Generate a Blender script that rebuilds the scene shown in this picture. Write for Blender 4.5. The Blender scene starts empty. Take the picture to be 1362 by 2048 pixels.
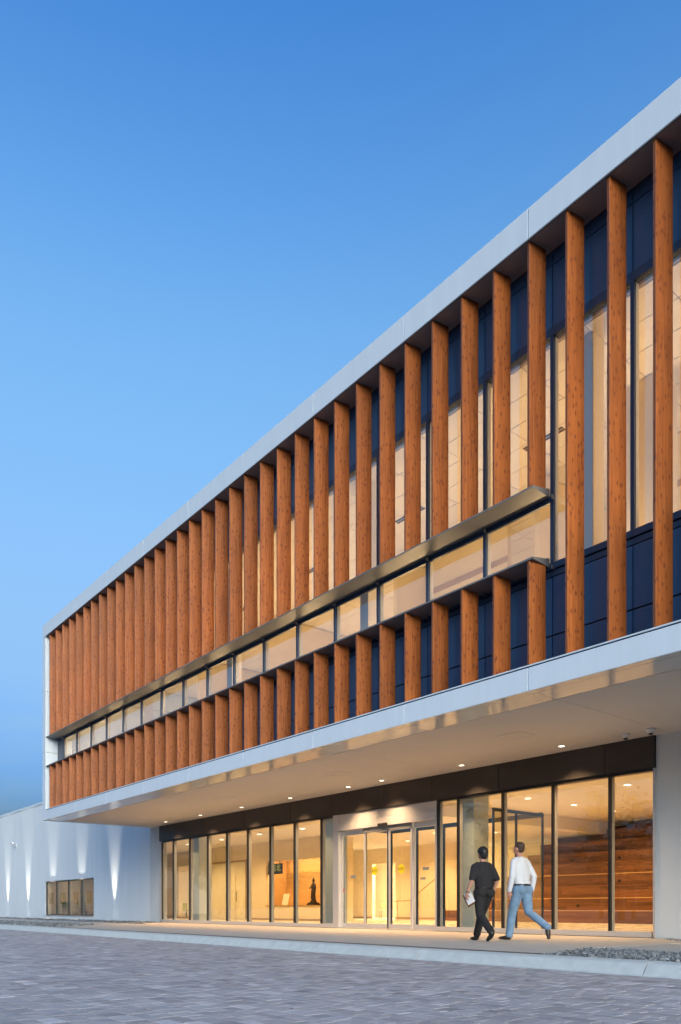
import bpy, bmesh, math, random
from mathutils import Vector, Matrix
R = math.radians
rnd = random.Random(7)
sc = bpy.context.scene
COL = sc.collection

# ------------------------------------------------------------------ camera
CAM_H = 0.59
YAW = 50.8
F_PX, W_PX, H_PX, CX_PX, HOR_PX = 1534.0, 1362.0, 2048.0, 681.0, 1816.0
cd = bpy.data.cameras.new('camera'); cam = bpy.data.objects.new('camera', cd); COL.objects.link(cam)
cd.sensor_fit = 'VERTICAL'; cd.sensor_height = 36.0
cd.lens = F_PX / H_PX * 36.0
cd.shift_x = 0.0
cd.shift_y = (HOR_PX - H_PX / 2) / H_PX
cd.clip_start = 0.05; cd.clip_end = 3000
cam.location = (0, 0, CAM_H)
cam.rotation_euler = (R(90), 0, R(YAW))
sc.camera = cam

# ------------------------------------------------------------------ sky, sun, exposure
SUN_EL, SUN_AZ = 13.0, 112.0
world = bpy.data.worlds.new('World'); sc.world = world; world.use_nodes = True
wn = world.node_tree; wl = wn.links
bg = wn.nodes['Background']
sky = wn.nodes.new('ShaderNodeTexSky'); sky.sky_type = 'NISHITA'; sky.sun_disc = False
sky.sun_elevation = R(SUN_EL); sky.sun_rotation = R(SUN_AZ)
sky.ozone_density = 4.5; sky.air_density = 1.0; sky.dust_density = 9.0
tc = wn.nodes.new('ShaderNodeTexCoord')
sep = wn.nodes.new('ShaderNodeSeparateXYZ'); wl.new(tc.outputs['Generated'], sep.inputs[0])
# the clear evening sky deepens to blue overhead, all the way round
ramp = wn.nodes.new('ShaderNodeValToRGB'); wl.new(sep.outputs['Z'], ramp.inputs[0])
cr = ramp.color_ramp; cr.interpolation = 'CARDINAL'
cr.elements[0].position = 0.08; cr.elements[0].color = (.80, .744, .736, 1)
cr.elements[1].position = 1.0; cr.elements[1].color = (.192, .56, .768, 1)
for p_, c_ in ((.21, (.82, .70, .62)), (.385, (.89, .80, .66)), (.60, (.80, .89, .78)), (.77, (.36, .655, .79))):
    e = cr.elements.new(p_); e.color = (*c_, 1)
haze = wn.nodes.new('ShaderNodeMixRGB'); haze.blend_type = 'MULTIPLY'; haze.inputs[0].default_value = 1
wl.new(sky.outputs[0], haze.inputs[1]); wl.new(ramp.outputs[0], haze.inputs[2])
# faint low cloud banks near the horizon
mp = wn.nodes.new('ShaderNodeMapping'); mp.inputs['Scale'].default_value = (1.5, 1.5, 9.0)
wl.new(tc.outputs['Generated'], mp.inputs[0])
cn = wn.nodes.new('ShaderNodeTexNoise'); cn.inputs['Scale'].default_value = 2.2
cn.inputs['Detail'].default_value = 5; cn.inputs['Roughness'].default_value = .5
wl.new(mp.outputs[0], cn.inputs['Vector'])
cr2 = wn.nodes.new('ShaderNodeValToRGB'); wl.new(cn.outputs['Fac'], cr2.inputs[0])
cr2.color_ramp.elements[0].position = .36; cr2.color_ramp.elements[1].position = .66
cr2.color_ramp.elements[0].color = (0.25, 0.25, 0.25, 1)
lowz = wn.nodes.new('ShaderNodeMapRange'); wl.new(sep.outputs['Z'], lowz.inputs[0])
lowz.interpolation_type = 'SMOOTHSTEP'
lowz.inputs['From Min'].default_value = .10; lowz.inputs['From Max'].default_value = .34
lowz.inputs['To Min'].default_value = 1; lowz.inputs['To Max'].default_value = 0
cm = wn.nodes.new('ShaderNodeMath'); cm.operation = 'MULTIPLY'
wl.new(cr2.outputs[0], cm.inputs[0]); wl.new(lowz.outputs[0], cm.inputs[1])
cloud = wn.nodes.new('ShaderNodeMixRGB'); cloud.blend_type = 'MULTIPLY'; wl.new(cm.outputs[0], cloud.inputs[0])
wl.new(haze.outputs[0], cloud.inputs[1]); cloud.inputs[2].default_value = (0.54, 0.84, 1.16, 1)
wb = wn.nodes.new('ShaderNodeMixRGB'); wb.blend_type = 'MULTIPLY'; wb.inputs[0].default_value = 1     # cool evening white balance
wl.new(cloud.outputs[0], wb.inputs[1]); wb.inputs[2].default_value = (1.375, 1.49, 1.60, 1)
wl.new(wb.outputs[0], bg.inputs[0])
bg.inputs[1].default_value = 0.1

sd = bpy.data.lights.new('sun', 'SUN'); sd.energy = 0.06; sd.angle = R(30); sd.color = (1, .8, .62)
sun = bpy.data.objects.new('sun', sd); COL.objects.link(sun)
_sv = Vector((math.sin(R(SUN_AZ)) * math.cos(R(SUN_EL)), math.cos(R(SUN_AZ)) * math.cos(R(SUN_EL)), math.sin(R(SUN_EL))))
sun.rotation_euler = _sv.to_track_quat('Z', 'Y').to_euler()

sc.view_settings.view_transform = 'Standard'; sc.view_settings.look = 'None'
sc.view_settings.gamma = 1; sc.view_settings.use_curve_mapping = False
sc.view_settings.exposure = 1.95
sc.render.engine = 'CYCLES'
cy = sc.cycles
cy.use_denoising = True
cy.max_bounces = 8; cy.diffuse_bounces = 4; cy.glossy_bounces = 4
cy.transmission_bounces = 6; cy.transparent_max_bounces = 16
cy.sample_clamp_indirect = 6.0
cy.caustics_reflective = False; cy.caustics_refractive = False

# ------------------------------------------------------------------ materials
MATS = {}
def new_mat(name):
    m = bpy.data.materials.new(name); m.use_nodes = True; MATS[name] = m
    nt = m.node_tree
    return m, nt, nt.nodes['Principled BSDF']
def nd(nt, t, **kw):
    n = nt.nodes.new(t)
    for k, v in kw.items(): setattr(n, k, v)
    return n
def mat(name, col, rough=.5, metal=0., var=.06, scale=3., bump=0., bscale=60., spec=None, coat=0., rvar=.1, stretch=(1, 1, 1)):
    """paint-like surface: slight mottling of colour and gloss, optional fine relief"""
    m, nt, b = new_mat(name); L = nt.links
    t = nd(nt, 'ShaderNodeTexCoord'); mp = nd(nt, 'ShaderNodeMapping'); mp.inputs['Scale'].default_value = stretch
    L.new(t.outputs['Object'], mp.inputs[0])
    n = nd(nt, 'ShaderNodeTexNoise'); n.inputs['Scale'].default_value = scale; n.inputs['Detail'].default_value = 6
    L.new(mp.outputs[0], n.inputs['Vector'])
    mr = nd(nt, 'ShaderNodeMapRange'); L.new(n.outputs['Fac'], mr.inputs[0])
    mr.inputs['From Min'].default_value = .25; mr.inputs['From Max'].default_value = .75
    mr.inputs['To Min'].default_value = 1 - var; mr.inputs['To Max'].default_value = 1 + var
    mx = nd(nt, 'ShaderNodeMixRGB', blend_type='MULTIPLY'); mx.inputs[0].default_value = 1
    mx.inputs[1].default_value = (*col, 1); L.new(mr.outputs[0], mx.inputs[2])
    L.new(mx.outputs[0], b.inputs['Base Color'])
    mr2 = nd(nt, 'ShaderNodeMapRange'); L.new(n.outputs['Fac'], mr2.inputs[0])
    mr2.inputs['To Min'].default_value = max(0, rough - rvar); mr2.inputs['To Max'].default_value = min(1, rough + rvar)
    L.new(mr2.outputs[0], b.inputs['Roughness'])
    b.inputs['Metallic'].default_value = metal
    if spec is not None: b.inputs['Specular IOR Level'].default_value = spec
    if coat: b.inputs['Coat Weight'].default_value = coat; b.inputs['Coat Roughness'].default_value = .02
    if bump:
        n2 = nd(nt, 'ShaderNodeTexNoise'); n2.inputs['Scale'].default_value = bscale; n2.inputs['Detail'].default_value = 4
        L.new(mp.outputs[0], n2.inputs['Vector'])
        bp = nd(nt, 'ShaderNodeBump'); bp.inputs['Strength'].default_value = bump; bp.inputs['Distance'].default_value = .01
        L.new(n2.outputs['Fac'], bp.inputs['Height']); L.new(bp.outputs[0], b.inputs['Normal'])
    return m
mat('white_panel', (.69, .78, .88), .38, var=.035, scale=2.2, stretch=(3.5, 1, .3))
mat('wing_panel', (.79, .85, .91), .5, var=.035, scale=1.6, stretch=(2.5, 1, .3), bump=.06, bscale=40)
mat('gloss_panel', (.62, .61, .59), .13, var=.03, scale=1.0, coat=.12, rvar=.02, spec=.35)
mat('stucco', (.66, .62, .57), .85, var=.04, scale=.6, bump=.25, bscale=180)
mat('upper_soffit', (.30, .275, .265), .6, var=.05)
mat('white_wall', (.62, .68, .73), .7, var=.03, scale=1.2, bump=.08, bscale=90)
mat('dark_metal', (.040, .035, .033), .38, var=.10, scale=1.5)
mat('black_frame', (.010, .011, .013), .35)
mat('navy_frame', (.018, .042, .095), .40)
mat('silver_metal', (.165, .175, .185), .45, metal=.1, var=.05)
mat('aluminium', (.66, .66, .66), .38, metal=.5, var=.05, stretch=(1, 1, 20))
mat('white_frame', (.70, .68, .64), .4)
mat('kerb_concrete', (.50, .53, .53), .8, var=.10, scale=7, bump=.35, bscale=120)
mat('walk_concrete', (.46, .41, .36), .8, var=.08, scale=3, bump=.3, bscale=150)
mat('path_concrete', (.40, .385, .37), .8, var=.08, scale=3, bump=.3, bscale=150)
mat('joint_sand', (.09, .085, .085), .95, bump=.4, bscale=200)
mat('drain_metal', (.055, .045, .045), .55, var=.1, scale=20)
mat('earth', (.10, .105, .10), .95, bump=.5, bscale=30)
mat('asphalt', (.055, .055, .06), .9, var=.15, bump=.4, bscale=120)
mat('cream_wall', (.76, .66, .48), .7, var=.02)
mat('cream_door', (.80, .74, .56), .5, var=.02)
mat('beige_trim', (.42, .31, .20), .55)
mat('ceiling_white', (.74, .70, .63), .85, var=.02)
mat('tile_white', (.70, .66, .60), .9, var=.03, bump=.3, bscale=300)
mat('grid_grey', (.24, .22, .21), .6)
mat('floor_tile', (.62, .54, .42), .28, var=.05, scale=2)
mat('column_white', (.66, .72, .70), .6, var=.02)
mat('black_plastic', (.015, .015, .016), .4)
mat('camera_white', (.68, .68, .70), .35)
mat('chair_green', (.28, .30, .02), .5)
mat('chair_metal', (.10, .09, .07), .35, metal=.6)
mat('table_cream', (.62, .5, .33), .5)
mat('bronze', (.045, .026, .018), .42, metal=.35, var=.25, scale=9)
mat('plinth_black', (.012, .01, .01), .35)
mat('board_blue', (.018, .028, .06), .35)
mat('glyph_green', (.55, .75, .38), .5)
mat('sticker_yellow', (.75, .62, .02), .5)
mat('sticker_grey', (.20, .23, .26), .5)
mat('sticker_red', (.5, .03, .03), .5)
mat('paper', (.78, .79, .82), .7)
mat('book_brown', (.16, .05, .025), .6)
mat('skin_tan', (.42, .22, .15), .55, var=.08, scale=14)
mat('skin_pink', (.50, .25, .18), .55, var=.08, scale=14)
mat('hair_black', (.008, .008, .009), .45, var=.3, scale=60, bump=.6, bscale=140, stretch=(1, 1, .3))
mat('hair_brown', (.055, .032, .022), .6, var=.3, scale=60, bump=.6, bscale=140, stretch=(1, 1, .3))
mat('cloth_black', (.014, .013, .017), .9, var=.15, scale=8, bump=1.0, bscale=11)
mat('cloth_charcoal', (.011, .011, .013), .85, var=.2, scale=8, bump=1.0, bscale=12)
mat('cloth_white', (.64, .67, .74), .85, var=.05, scale=8, bump=1.0, bscale=12)
mat('denim', (.16, .27, .42), .9, var=.22, scale=9, bump=1.0, bscale=13)
mat('leather_dark', (.03, .022, .018), .45)
mat('leather_black', (.008, .008, .008), .45)
mat('far_beige', (.42, .36, .31), .9)
mat('far_roof', (.16, .15, .16), .9)
mat('leaf_a', (.035, .06, .022), .7, var=.35, scale=2)
mat('bark', (.08, .06, .045), .9)

def emis(name, col, s):
    m, nt, b = new_mat(name)
    b.inputs['Base Color'].default_value = (*col, 1); b.inputs['Emission Color'].default_value = (*col, 1)
    b.inputs['Emission Strength'].default_value = s
    return m
emis('lamp_glow', (1, .82, .58), 1.6)
emis('lamp_glow_cool', (1, .93, .82), 1.6)

def glass(name, tint, k, base, spec=(1, 1, 1)):
    m = bpy.data.materials.new(name); m.use_nodes = True; MATS[name] = m
    nt = m.node_tree; nt.nodes.remove(nt.nodes['Principled BSDF']); out = nt.nodes['Material Output']
    tr = nd(nt, 'ShaderNodeBsdfTransparent'); tr.inputs[0].default_value = (*tint, 1)
    gl = nd(nt, 'ShaderNodeBsdfGlossy'); gl.inputs['Roughness'].default_value = .0; gl.inputs[0].default_value = (*spec, 1)
    # Schlick reflectance, the same from either side of the pane
    ge = nd(nt, 'ShaderNodeNewGeometry'); dt = nd(nt, 'ShaderNodeVectorMath', operation='DOT_PRODUCT')
    nt.links.new(ge.outputs['Normal'], dt.inputs[0]); nt.links.new(ge.outputs['Incoming'], dt.inputs[1])
    ab = nd(nt, 'ShaderNodeMath', operation='ABSOLUTE'); nt.links.new(dt.outputs['Value'], ab.inputs[0])
    om = nd(nt, 'ShaderNodeMath', operation='SUBTRACT', use_clamp=True); om.inputs[0].default_value = 1; nt.links.new(ab.outputs[0], om.inputs[1])
    pw = nd(nt, 'ShaderNodeMath', operation='POWER'); nt.links.new(om.outputs[0], pw.inputs[0]); pw.inputs[1].default_value = 5
    fr = nd(nt, 'ShaderNodeMath', operation='MULTIPLY_ADD'); nt.links.new(pw.outputs[0], fr.inputs[0]); fr.inputs[1].default_value = .96; fr.inputs[2].default_value = .04
    # float glass is never quite flat: the mirror image wobbles a little
    n = nd(nt, 'ShaderNodeTexNoise'); n.inputs['Scale'].default_value = .9; n.inputs['Detail'].default_value = 1
    t = nd(nt, 'ShaderNodeTexCoord'); nt.links.new(t.outputs['Object'], n.inputs['Vector'])
    bp = nd(nt, 'ShaderNodeBump'); bp.inputs['Strength'].default_value = .05; bp.inputs['Distance'].default_value = .02
    nt.links.new(n.outputs['Fac'], bp.inputs['Height']); nt.links.new(bp.outputs[0], gl.inputs['Normal'])
    ma = nd(nt, 'ShaderNodeMath', operation='MULTIPLY_ADD', use_clamp=True)
    nt.links.new(fr.outputs[0], ma.inputs[0]); ma.inputs[1].default_value = k; ma.inputs[2].default_value = base
    mx = nd(nt, 'ShaderNodeMixShader')
    nt.links.new(ma.outputs[0], mx.inputs[0]); nt.links.new(tr.outputs[0], mx.inputs[1]); nt.links.new(gl.outputs[0], mx.inputs[2])
    nt.links.new(mx.outputs[0], out.inputs[0])
    return m
glass('store_glass', (.95, .97, .95), 1.9, .04)
glass('upper_glass', (.90, .91, .92), 1.1, .10)
glass('wing_glass', (.86, .89, .90), 1.4, .22)

def navy_panel():
    m, nt, b = new_mat('navy_panel'); L = nt.links
    t = nd(nt, 'ShaderNodeTexCoord'); mp = nd(nt, 'ShaderNodeMapping'); L.new(t.outputs['Object'], mp.inputs[0])
    w = nd(nt, 'ShaderNodeTexWave', wave_type='BANDS', bands_direction='Z'); w.inputs['Scale'].default_value = 9.5
    L.new(mp.outputs[0], w.inputs['Vector'])
    bp = nd(nt, 'ShaderNodeBump'); bp.inputs['Strength'].default_value = .35; bp.inputs['Distance'].default_value = .004
    L.new(w.outputs['Fac'], bp.inputs['Height']); L.new(bp.outputs[0], b.inputs['Normal'])
    n = nd(nt, 'ShaderNodeTexNoise'); n.inputs['Scale'].default_value = 1.2; L.new(mp.outputs[0], n.inputs['Vector'])
    r = nd(nt, 'ShaderNodeValToRGB'); L.new(n.outputs['Fac'], r.inputs[0])
    r.color_ramp.elements[0].position = .3; r.color_ramp.elements[0].color = (.030, .078, .175, 1)
    r.color_ramp.elements[1].position = .7; r.color_ramp.elements[1].color = (.036, .090, .200, 1)
    L.new(r.outputs[0], b.inputs['Base Color']); b.inputs['Roughness'].default_value = .33
navy_panel()

def wood_fin():
    m, nt, b = new_mat('cedar'); L = nt.links
    t = nd(nt, 'ShaderNodeTexCoord'); oi = nd(nt, 'ShaderNodeObjectInfo')
    add = nd(nt, 'ShaderNodeVectorMath', operation='MULTIPLY_ADD')
    cmb = nd(nt, 'ShaderNodeCombineXYZ'); cmb.inputs[0].default_value = 3; cmb.inputs[1].default_value = 7; cmb.inputs[2].default_value = 11
    L.new(oi.outputs['Random'], add.inputs[0]); L.new(cmb.outputs[0], add.inputs[1]); L.new(t.outputs['Object'], add.inputs[2])
    # grain: long vertical streaks
    mg = nd(nt, 'ShaderNodeMapping'); mg.inputs['Scale'].default_value = (38, 38, 1.3); L.new(add.outputs[0], mg.inputs[0])
    g = nd(nt, 'ShaderNodeTexNoise'); g.inputs['Scale'].default_value = 1; g.inputs['Detail'].default_value = 5; g.inputs['Distortion'].default_value = .4
    L.new(mg.outputs[0], g.inputs['Vector'])
    rg = nd(nt, 'ShaderNodeValToRGB'); L.new(g.outputs['Fac'], rg.inputs[0])
    rg.color_ramp.elements[0].position = .3; rg.color_ramp.elements[0].color = (.255, .062, .010, 1)
    rg.color_ramp.elements[1].position = .72; rg.color_ramp.elements[1].color = (.47, .140, .028, 1)
    # big tonal drift between and along boards
    d = nd(nt, 'ShaderNodeTexNoise'); d.inputs['Scale'].default_value = 1.1; L.new(add.outputs[0], d.inputs['Vector'])
    rd = nd(nt, 'ShaderNodeMapRange'); L.new(d.outputs['Fac'], rd.inputs[0]); rd.inputs['From Min'].default_value = .3; rd.inputs['From Max'].default_value = .7
    rd.inputs['To Min'].default_value = .86; rd.inputs['To Max'].default_value = 1.1
    mx = nd(nt, 'ShaderNodeMixRGB', blend_type='MULTIPLY'); mx.inputs[0].default_value = 1
    L.new(rg.outputs[0], mx.inputs[1]); L.new(rd.outputs[0], mx.inputs[2])
    pr = nd(nt, 'ShaderNodeMapRange'); L.new(oi.outputs['Random'], pr.inputs[0]); pr.inputs['To Min'].default_value = .78; pr.inputs['To Max'].default_value = 1.04
    mxr = nd(nt, 'ShaderNodeMixRGB', blend_type='MULTIPLY'); mxr.inputs[0].default_value = 1
    L.new(mx.outputs[0], mxr.inputs[1]); L.new(pr.outputs[0], mxr.inputs[2]); mx = mxr
    # knots: small upright dark flecks
    mk_ = nd(nt, 'ShaderNodeMapping'); mk_.inputs['Scale'].default_value = (15, 15, 7.0); L.new(add.outputs[0], mk_.inputs[0])
    v = nd(nt, 'ShaderNodeTexVoronoi', feature='F1'); v.inputs['Scale'].default_value = 1; v.inputs['Randomness'].default_value = 1
    L.new(mk_.outputs[0], v.inputs['Vector'])
    jt = nd(nt, 'ShaderNodeTexNoise'); jt.inputs['Scale'].default_value = 40; L.new(add.outputs[0], jt.inputs['Vector'])
    jm = nd(nt, 'ShaderNodeMath', operation='MULTIPLY_ADD'); L.new(jt.outputs['Fac'], jm.inputs[0]); jm.inputs[1].default_value = .10
    L.new(v.outputs['Distance'], jm.inputs[2])
    rk = nd(nt, 'ShaderNodeValToRGB'); L.new(jm.outputs[0], rk.inputs[0])
    rk.color_ramp.elements[0].position = .16; rk.color_ramp.elements[0].color = (.9, .9, .9, 1)
    rk.color_ramp.elements[1].position = .40; rk.color_ramp.elements[1].color = (0, 0, 0, 1)
    mk2 = nd(nt, 'ShaderNodeMixRGB'); L.new(rk.outputs[0], mk2.inputs[0]); L.new(mx.outputs[0], mk2.inputs[1])
    mk2.inputs[2].default_value = (.13, .024, .007, 1)
    L.new(mk2.outputs[0], b.inputs['Base Color'])
    b.inputs['Roughness'].default_value = .5
    bp = nd(nt, 'ShaderNodeBump'); bp.inputs['Strength'].default_value = .12; bp.inputs['Distance'].default_value = .004
    L.new(g.outputs['Fac'], bp.inputs['Height']); L.new(bp.outputs[0], b.inputs['Normal'])
wood_fin()

def wood_plank(name, c0, c1, sc_=(1.2, 18, 18), rough=.4):
    m, nt, b = new_mat(name); L = nt.links
    t = nd(nt, 'ShaderNodeTexCoord'); oi = nd(nt, 'ShaderNodeObjectInfo')
    mp = nd(nt, 'ShaderNodeMapping'); mp.inputs['Scale'].default_value = sc_; L.new(t.outputs['Object'], mp.inputs[0])
    n = nd(nt, 'ShaderNodeTexNoise'); n.inputs['Scale'].default_value = 1; n.inputs['Detail'].default_value = 5; L.new(mp.outputs[0], n.inputs['Vector'])
    r = nd(nt, 'ShaderNodeValToRGB'); L.new(n.outputs['Fac'], r.inputs[0])
    r.color_ramp.elements[0].position = .3; r.color_ramp.elements[0].color = (*c0, 1)
    r.color_ramp.elements[1].position = .7; r.color_ramp.elements[1].color = (*c1, 1)
    mr = nd(nt, 'ShaderNodeMapRange'); L.new(oi.outputs['Random'], mr.inputs[0]); mr.inputs['To Min'].default_value = .75; mr.inputs['To Max'].default_value = 1.3
    mx = nd(nt, 'ShaderNodeMixRGB', blend_type='MULTIPLY'); mx.inputs[0].default_value = 1
    L.new(r.outputs[0], mx.inputs[1]); L.new(mr.outputs[0], mx.inputs[2]); L.new(mx.outputs[0], b.inputs['Base Color'])
    b.inputs['Roughness'].default_value = rough
wood_plank('seat_wood', (.13, .052, .019), (.23, .097, .038))
wood_plank('alcove_wood', (.50, .29, .11), (.60, .37, .15))

PZ_ = -.14
def tinted(name, rough, bump, bscale, var):
    m, nt, b = new_mat(name); L = nt.links
    a = nd(nt, 'ShaderNodeAttribute', attribute_name='tint')
    g = nd(nt, 'ShaderNodeNewGeometry')
    n = nd(nt, 'ShaderNodeTexNoise'); n.inputs['Scale'].default_value = 9; n.inputs['Detail'].default_value = 8; n.inputs['Roughness'].default_value = .65
    L.new(g.outputs['Position'], n.inputs['Vector'])
    mr = nd(nt, 'ShaderNodeMapRange'); L.new(n.outputs['Fac'], mr.inputs[0]); mr.inputs['From Min'].default_value = .25; mr.inputs['From Max'].default_value = .75
    mr.inputs['To Min'].default_value = 1 - var; mr.inputs['To Max'].default_value = 1 + var
    mx = nd(nt, 'ShaderNodeMixRGB', blend_type='MULTIPLY'); mx.inputs[0].default_value = 1
    L.new(a.outputs['Color'], mx.inputs[1]); L.new(mr.outputs[0], mx.inputs[2])
    last = mx
    if name == 'paver':
        # tyre marks and dust worn into the paving: broad uneven patches
        n3 = nd(nt, 'ShaderNodeTexNoise'); n3.inputs['Scale'].default_value = .55; n3.inputs['Detail'].default_value = 6
        L.new(g.outputs['Position'], n3.inputs['Vector'])
        m3 = nd(nt, 'ShaderNodeMapRange'); L.new(n3.outputs['Fac'], m3.inputs[0]); m3.inputs['From Min'].default_value = .3; m3.inputs['From Max'].default_value = .7
        m3.inputs['To Min'].default_value = .92; m3.inputs['To Max'].default_value = 1.07
        mx3 = nd(nt, 'ShaderNodeMixRGB', blend_type='MULTIPLY'); mx3.inputs[0].default_value = 1
        L.new(mx.outputs[0], mx3.inputs[1]); L.new(m3.outputs[0], mx3.inputs[2]); last = mx3
        for cx_, cy_, rr in ((-10.2, 5.2, 1.35), (-10.25, 5.15, 1.52), (-6.5, 1.2, 3.6), (-6.4, 1.1, 3.85)):
            sv = nd(nt, 'ShaderNodeVectorMath', operation='SUBTRACT'); L.new(g.outputs['Position'], sv.inputs[0]); sv.inputs[1].default_value = (cx_, cy_, PZ_)
            ln_ = nd(nt, 'ShaderNodeVectorMath', operation='LENGTH'); L.new(sv.outputs[0], ln_.inputs[0])
            df = nd(nt, 'ShaderNodeMath', operation='SUBTRACT'); L.new(ln_.outputs['Value'], df.inputs[0]); df.inputs[1].default_value = rr
            ab_ = nd(nt, 'ShaderNodeMath', operation='ABSOLUTE'); L.new(df.outputs[0], ab_.inputs[0])
            mm = nd(nt, 'ShaderNodeMapRange'); L.new(ab_.outputs[0], mm.inputs[0]); mm.inputs['From Min'].default_value = .02; mm.inputs['From Max'].default_value = .09
            mm.inputs['To Min'].default_value = .90; mm.inputs['To Max'].default_value = 1
            mz = nd(nt, 'ShaderNodeMixRGB', blend_type='MULTIPLY'); L.new(n3.outputs['Fac'], mz.inputs[0])
            L.new(last.outputs[0], mz.inputs[1]); L.new(mm.outputs[0], mz.inputs[2]); last = mz
    L.new(last.outputs[0], b.inputs['Base Color']); b.inputs['Roughness'].default_value = rough
    n2 = nd(nt, 'ShaderNodeTexNoise'); n2.inputs['Scale'].default_value = bscale; n2.inputs['Detail'].default_value = 5
    L.new(g.outputs['Position'], n2.inputs['Vector'])
    bp = nd(nt, 'ShaderNodeBump'); bp.inputs['Strength'].default_value = bump; bp.inputs['Distance'].default_value = .006
    L.new(n2.outputs['Fac'], bp.inputs['Height']); L.new(bp.outputs[0], b.inputs['Normal'])
tinted('paver', .75, .45, 55, .14)
tinted('gravel', .8, .3, 60, .2)
tinted('leaf', .75, 0, 10, .25)

# ------------------------------------------------------------------ mesh helpers
def BM(): return bmesh.new()
def box(bm, x0, x1, y0, y1, z0, z1):
    if x0 > x1: x0, x1 = x1, x0
    if y0 > y1: y0, y1 = y1, y0
    if z0 > z1: z0, z1 = z1, z0
    v = [bm.verts.new(p) for p in ((x0, y0, z0), (x1, y0, z0), (x1, y1, z0), (x0, y1, z0), (x0, y0, z1), (x1, y0, z1), (x1, y1, z1), (x0, y1, z1))]
    for f in ((0, 3, 2, 1), (4, 5, 6, 7), (0, 1, 5, 4), (1, 2, 6, 5), (2, 3, 7, 6), (3, 0, 4, 7)):
        bm.faces.new([v[i] for i in f])
    return bm
def bbox(*a): return box(BM(), *a)
def bevel(bm, w, seg=1):
    bmesh.ops.bevel(bm, geom=list(bm.edges), offset=w, segments=seg, affect='EDGES', profile=.6)
    return bm
def prism(bm, pts, axis, a, b):
    """extrude a 2-D outline: axis 'x' -> pts are (y,z); 'y' -> (x,z); 'z' -> (x,y)"""
    def P(p, t): return {'x': (t, p[0], p[1]), 'y': (p[0], t, p[1]), 'z': (p[0], p[1], t)}[axis]
    A = [bm.verts.new(P(p, a)) for p in pts]; B = [bm.verts.new(P(p, b)) for p in pts]
    n = len(pts)
    bm.faces.new(A); bm.faces.new(B[::-1])
    for i in range(n): bm.faces.new([A[i], B[i], B[(i + 1) % n], A[(i + 1) % n]])
    bmesh.ops.recalc_face_normals(bm, faces=bm.faces)
    return bm
def lathe(bm, prof, n=20, c=(0, 0, 0)):
    rings = []
    for r, z in prof:
        rings.append([bm.verts.new((c[0] + r * math.cos(2 * math.pi * i / n), c[1] + r * math.sin(2 * math.pi * i / n), c[2] + z)) for i in range(n)])
    for a, b in zip(rings, rings[1:]):
        for i in range(n): bm.faces.new([a[i], a[(i + 1) % n], b[(i + 1) % n], b[i]])
    if prof[0][0] > 1e-5: bm.faces.new(rings[0][::-1])
    if prof[-1][0] > 1e-5: bm.faces.new(rings[-1])
    bmesh.ops.remove_doubles(bm, verts=bm.verts, dist=1e-6)
    bmesh.ops.recalc_face_normals(bm, faces=bm.faces)
    return bm
def tube(bm, pts, radii, n=10, flat=None):
    """lofted round or elliptical tube along pts; radii: number or (rx, ry) per point"""
    pts = [Vector(p) for p in pts]; rings = []
    for i, p in enumerate(pts):
        d = (pts[min(i + 1, len(pts) - 1)] - pts[max(i - 1, 0)]).normalized()
        up = Vector(flat) if flat else (Vector((0, 1, 0)) if abs(d.z) > .6 else Vector((0, 0, 1)))
        a = up.cross(d).normalized(); b = d.cross(a).normalized()
        r = radii[i] if isinstance(radii, (list, tuple)) else radii
        rx, ry = r if isinstance(r, (list, tuple)) else (r, r)
        rings.append([bm.verts.new(p + a * (rx * math.cos(2 * math.pi * k / n)) + b * (ry * math.sin(2 * math.pi * k / n))) for k in range(n)])
    for A, B in zip(rings, rings[1:]):
        for k in range(n): bm.faces.new([A[k], A[(k + 1) % n], B[(k + 1) % n], B[k]])
    bm.faces.new(rings[0][::-1]); bm.faces.new(rings[-1])
    bmesh.ops.recalc_face_normals(bm, faces=bm.faces)
    return bm
def ball(bm, c, r, seg=14, ring=10):
    rx, ry, rz = r if isinstance(r, (list, tuple)) else (r, r, r)
    mtx = Matrix.Translation(c) @ Matrix.Diagonal((rx, ry, rz, 1))
    bmesh.ops.create_uvsphere(bm, u_segments=seg, v_segments=ring, radius=1, matrix=mtx)
    return bm
def to_mesh(name, bm, m, smooth=False):
    me = bpy.data.meshes.new(name); bm.to_mesh(me); bm.free()
    if m: me.materials.append(MATS[m])
    if smooth:
        for p in me.polygons: p.use_smooth = True
    return me
WORLD_LOC = {}
def place(o, parent, wloc):
    WORLD_LOC[o] = Vector(wloc)
    if parent is not None:
        o.parent = parent; o.location = Vector(wloc) - WORLD_LOC[parent]
    else: o.location = wloc
def mk(name, bm, m, parent=None, loc=(0, 0, 0), smooth=False):
    """link a bmesh (or shared mesh) as one object; coordinates are world, offset by loc"""
    me = bm if isinstance(bm, bpy.types.Mesh) else to_mesh(name, bm, m, smooth)
    o = bpy.data.objects.new(name, me); COL.objects.link(o); place(o, parent, loc)
    return o
def tag(o, label=None, cat=None, group=None, kind=None):
    for k, v in (('label', label), ('category', cat), ('group', group), ('kind', kind)):
        if v: o[k] = v
    return o
def empty(name, loc, label=None, cat=None, group=None, rz=0):
    o = bpy.data.objects.new(name, None); COL.objects.link(o); place(o, None, loc); o.rotation_euler = (0, 0, rz)
    o.empty_display_size = .2
    return tag(o, label, cat, group)
def sub(name, bm, m, parent, smooth=False, loc=(0, 0, 0)):
    """part given in its parent's own coordinates"""
    o = bpy.data.objects.new(name, bm if isinstance(bm, bpy.types.Mesh) else to_mesh(name, bm, m, smooth)); COL.objects.link(o)
    o.parent = parent; o.location = loc; WORLD_LOC[o] = Vector(loc)
    return o
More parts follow.
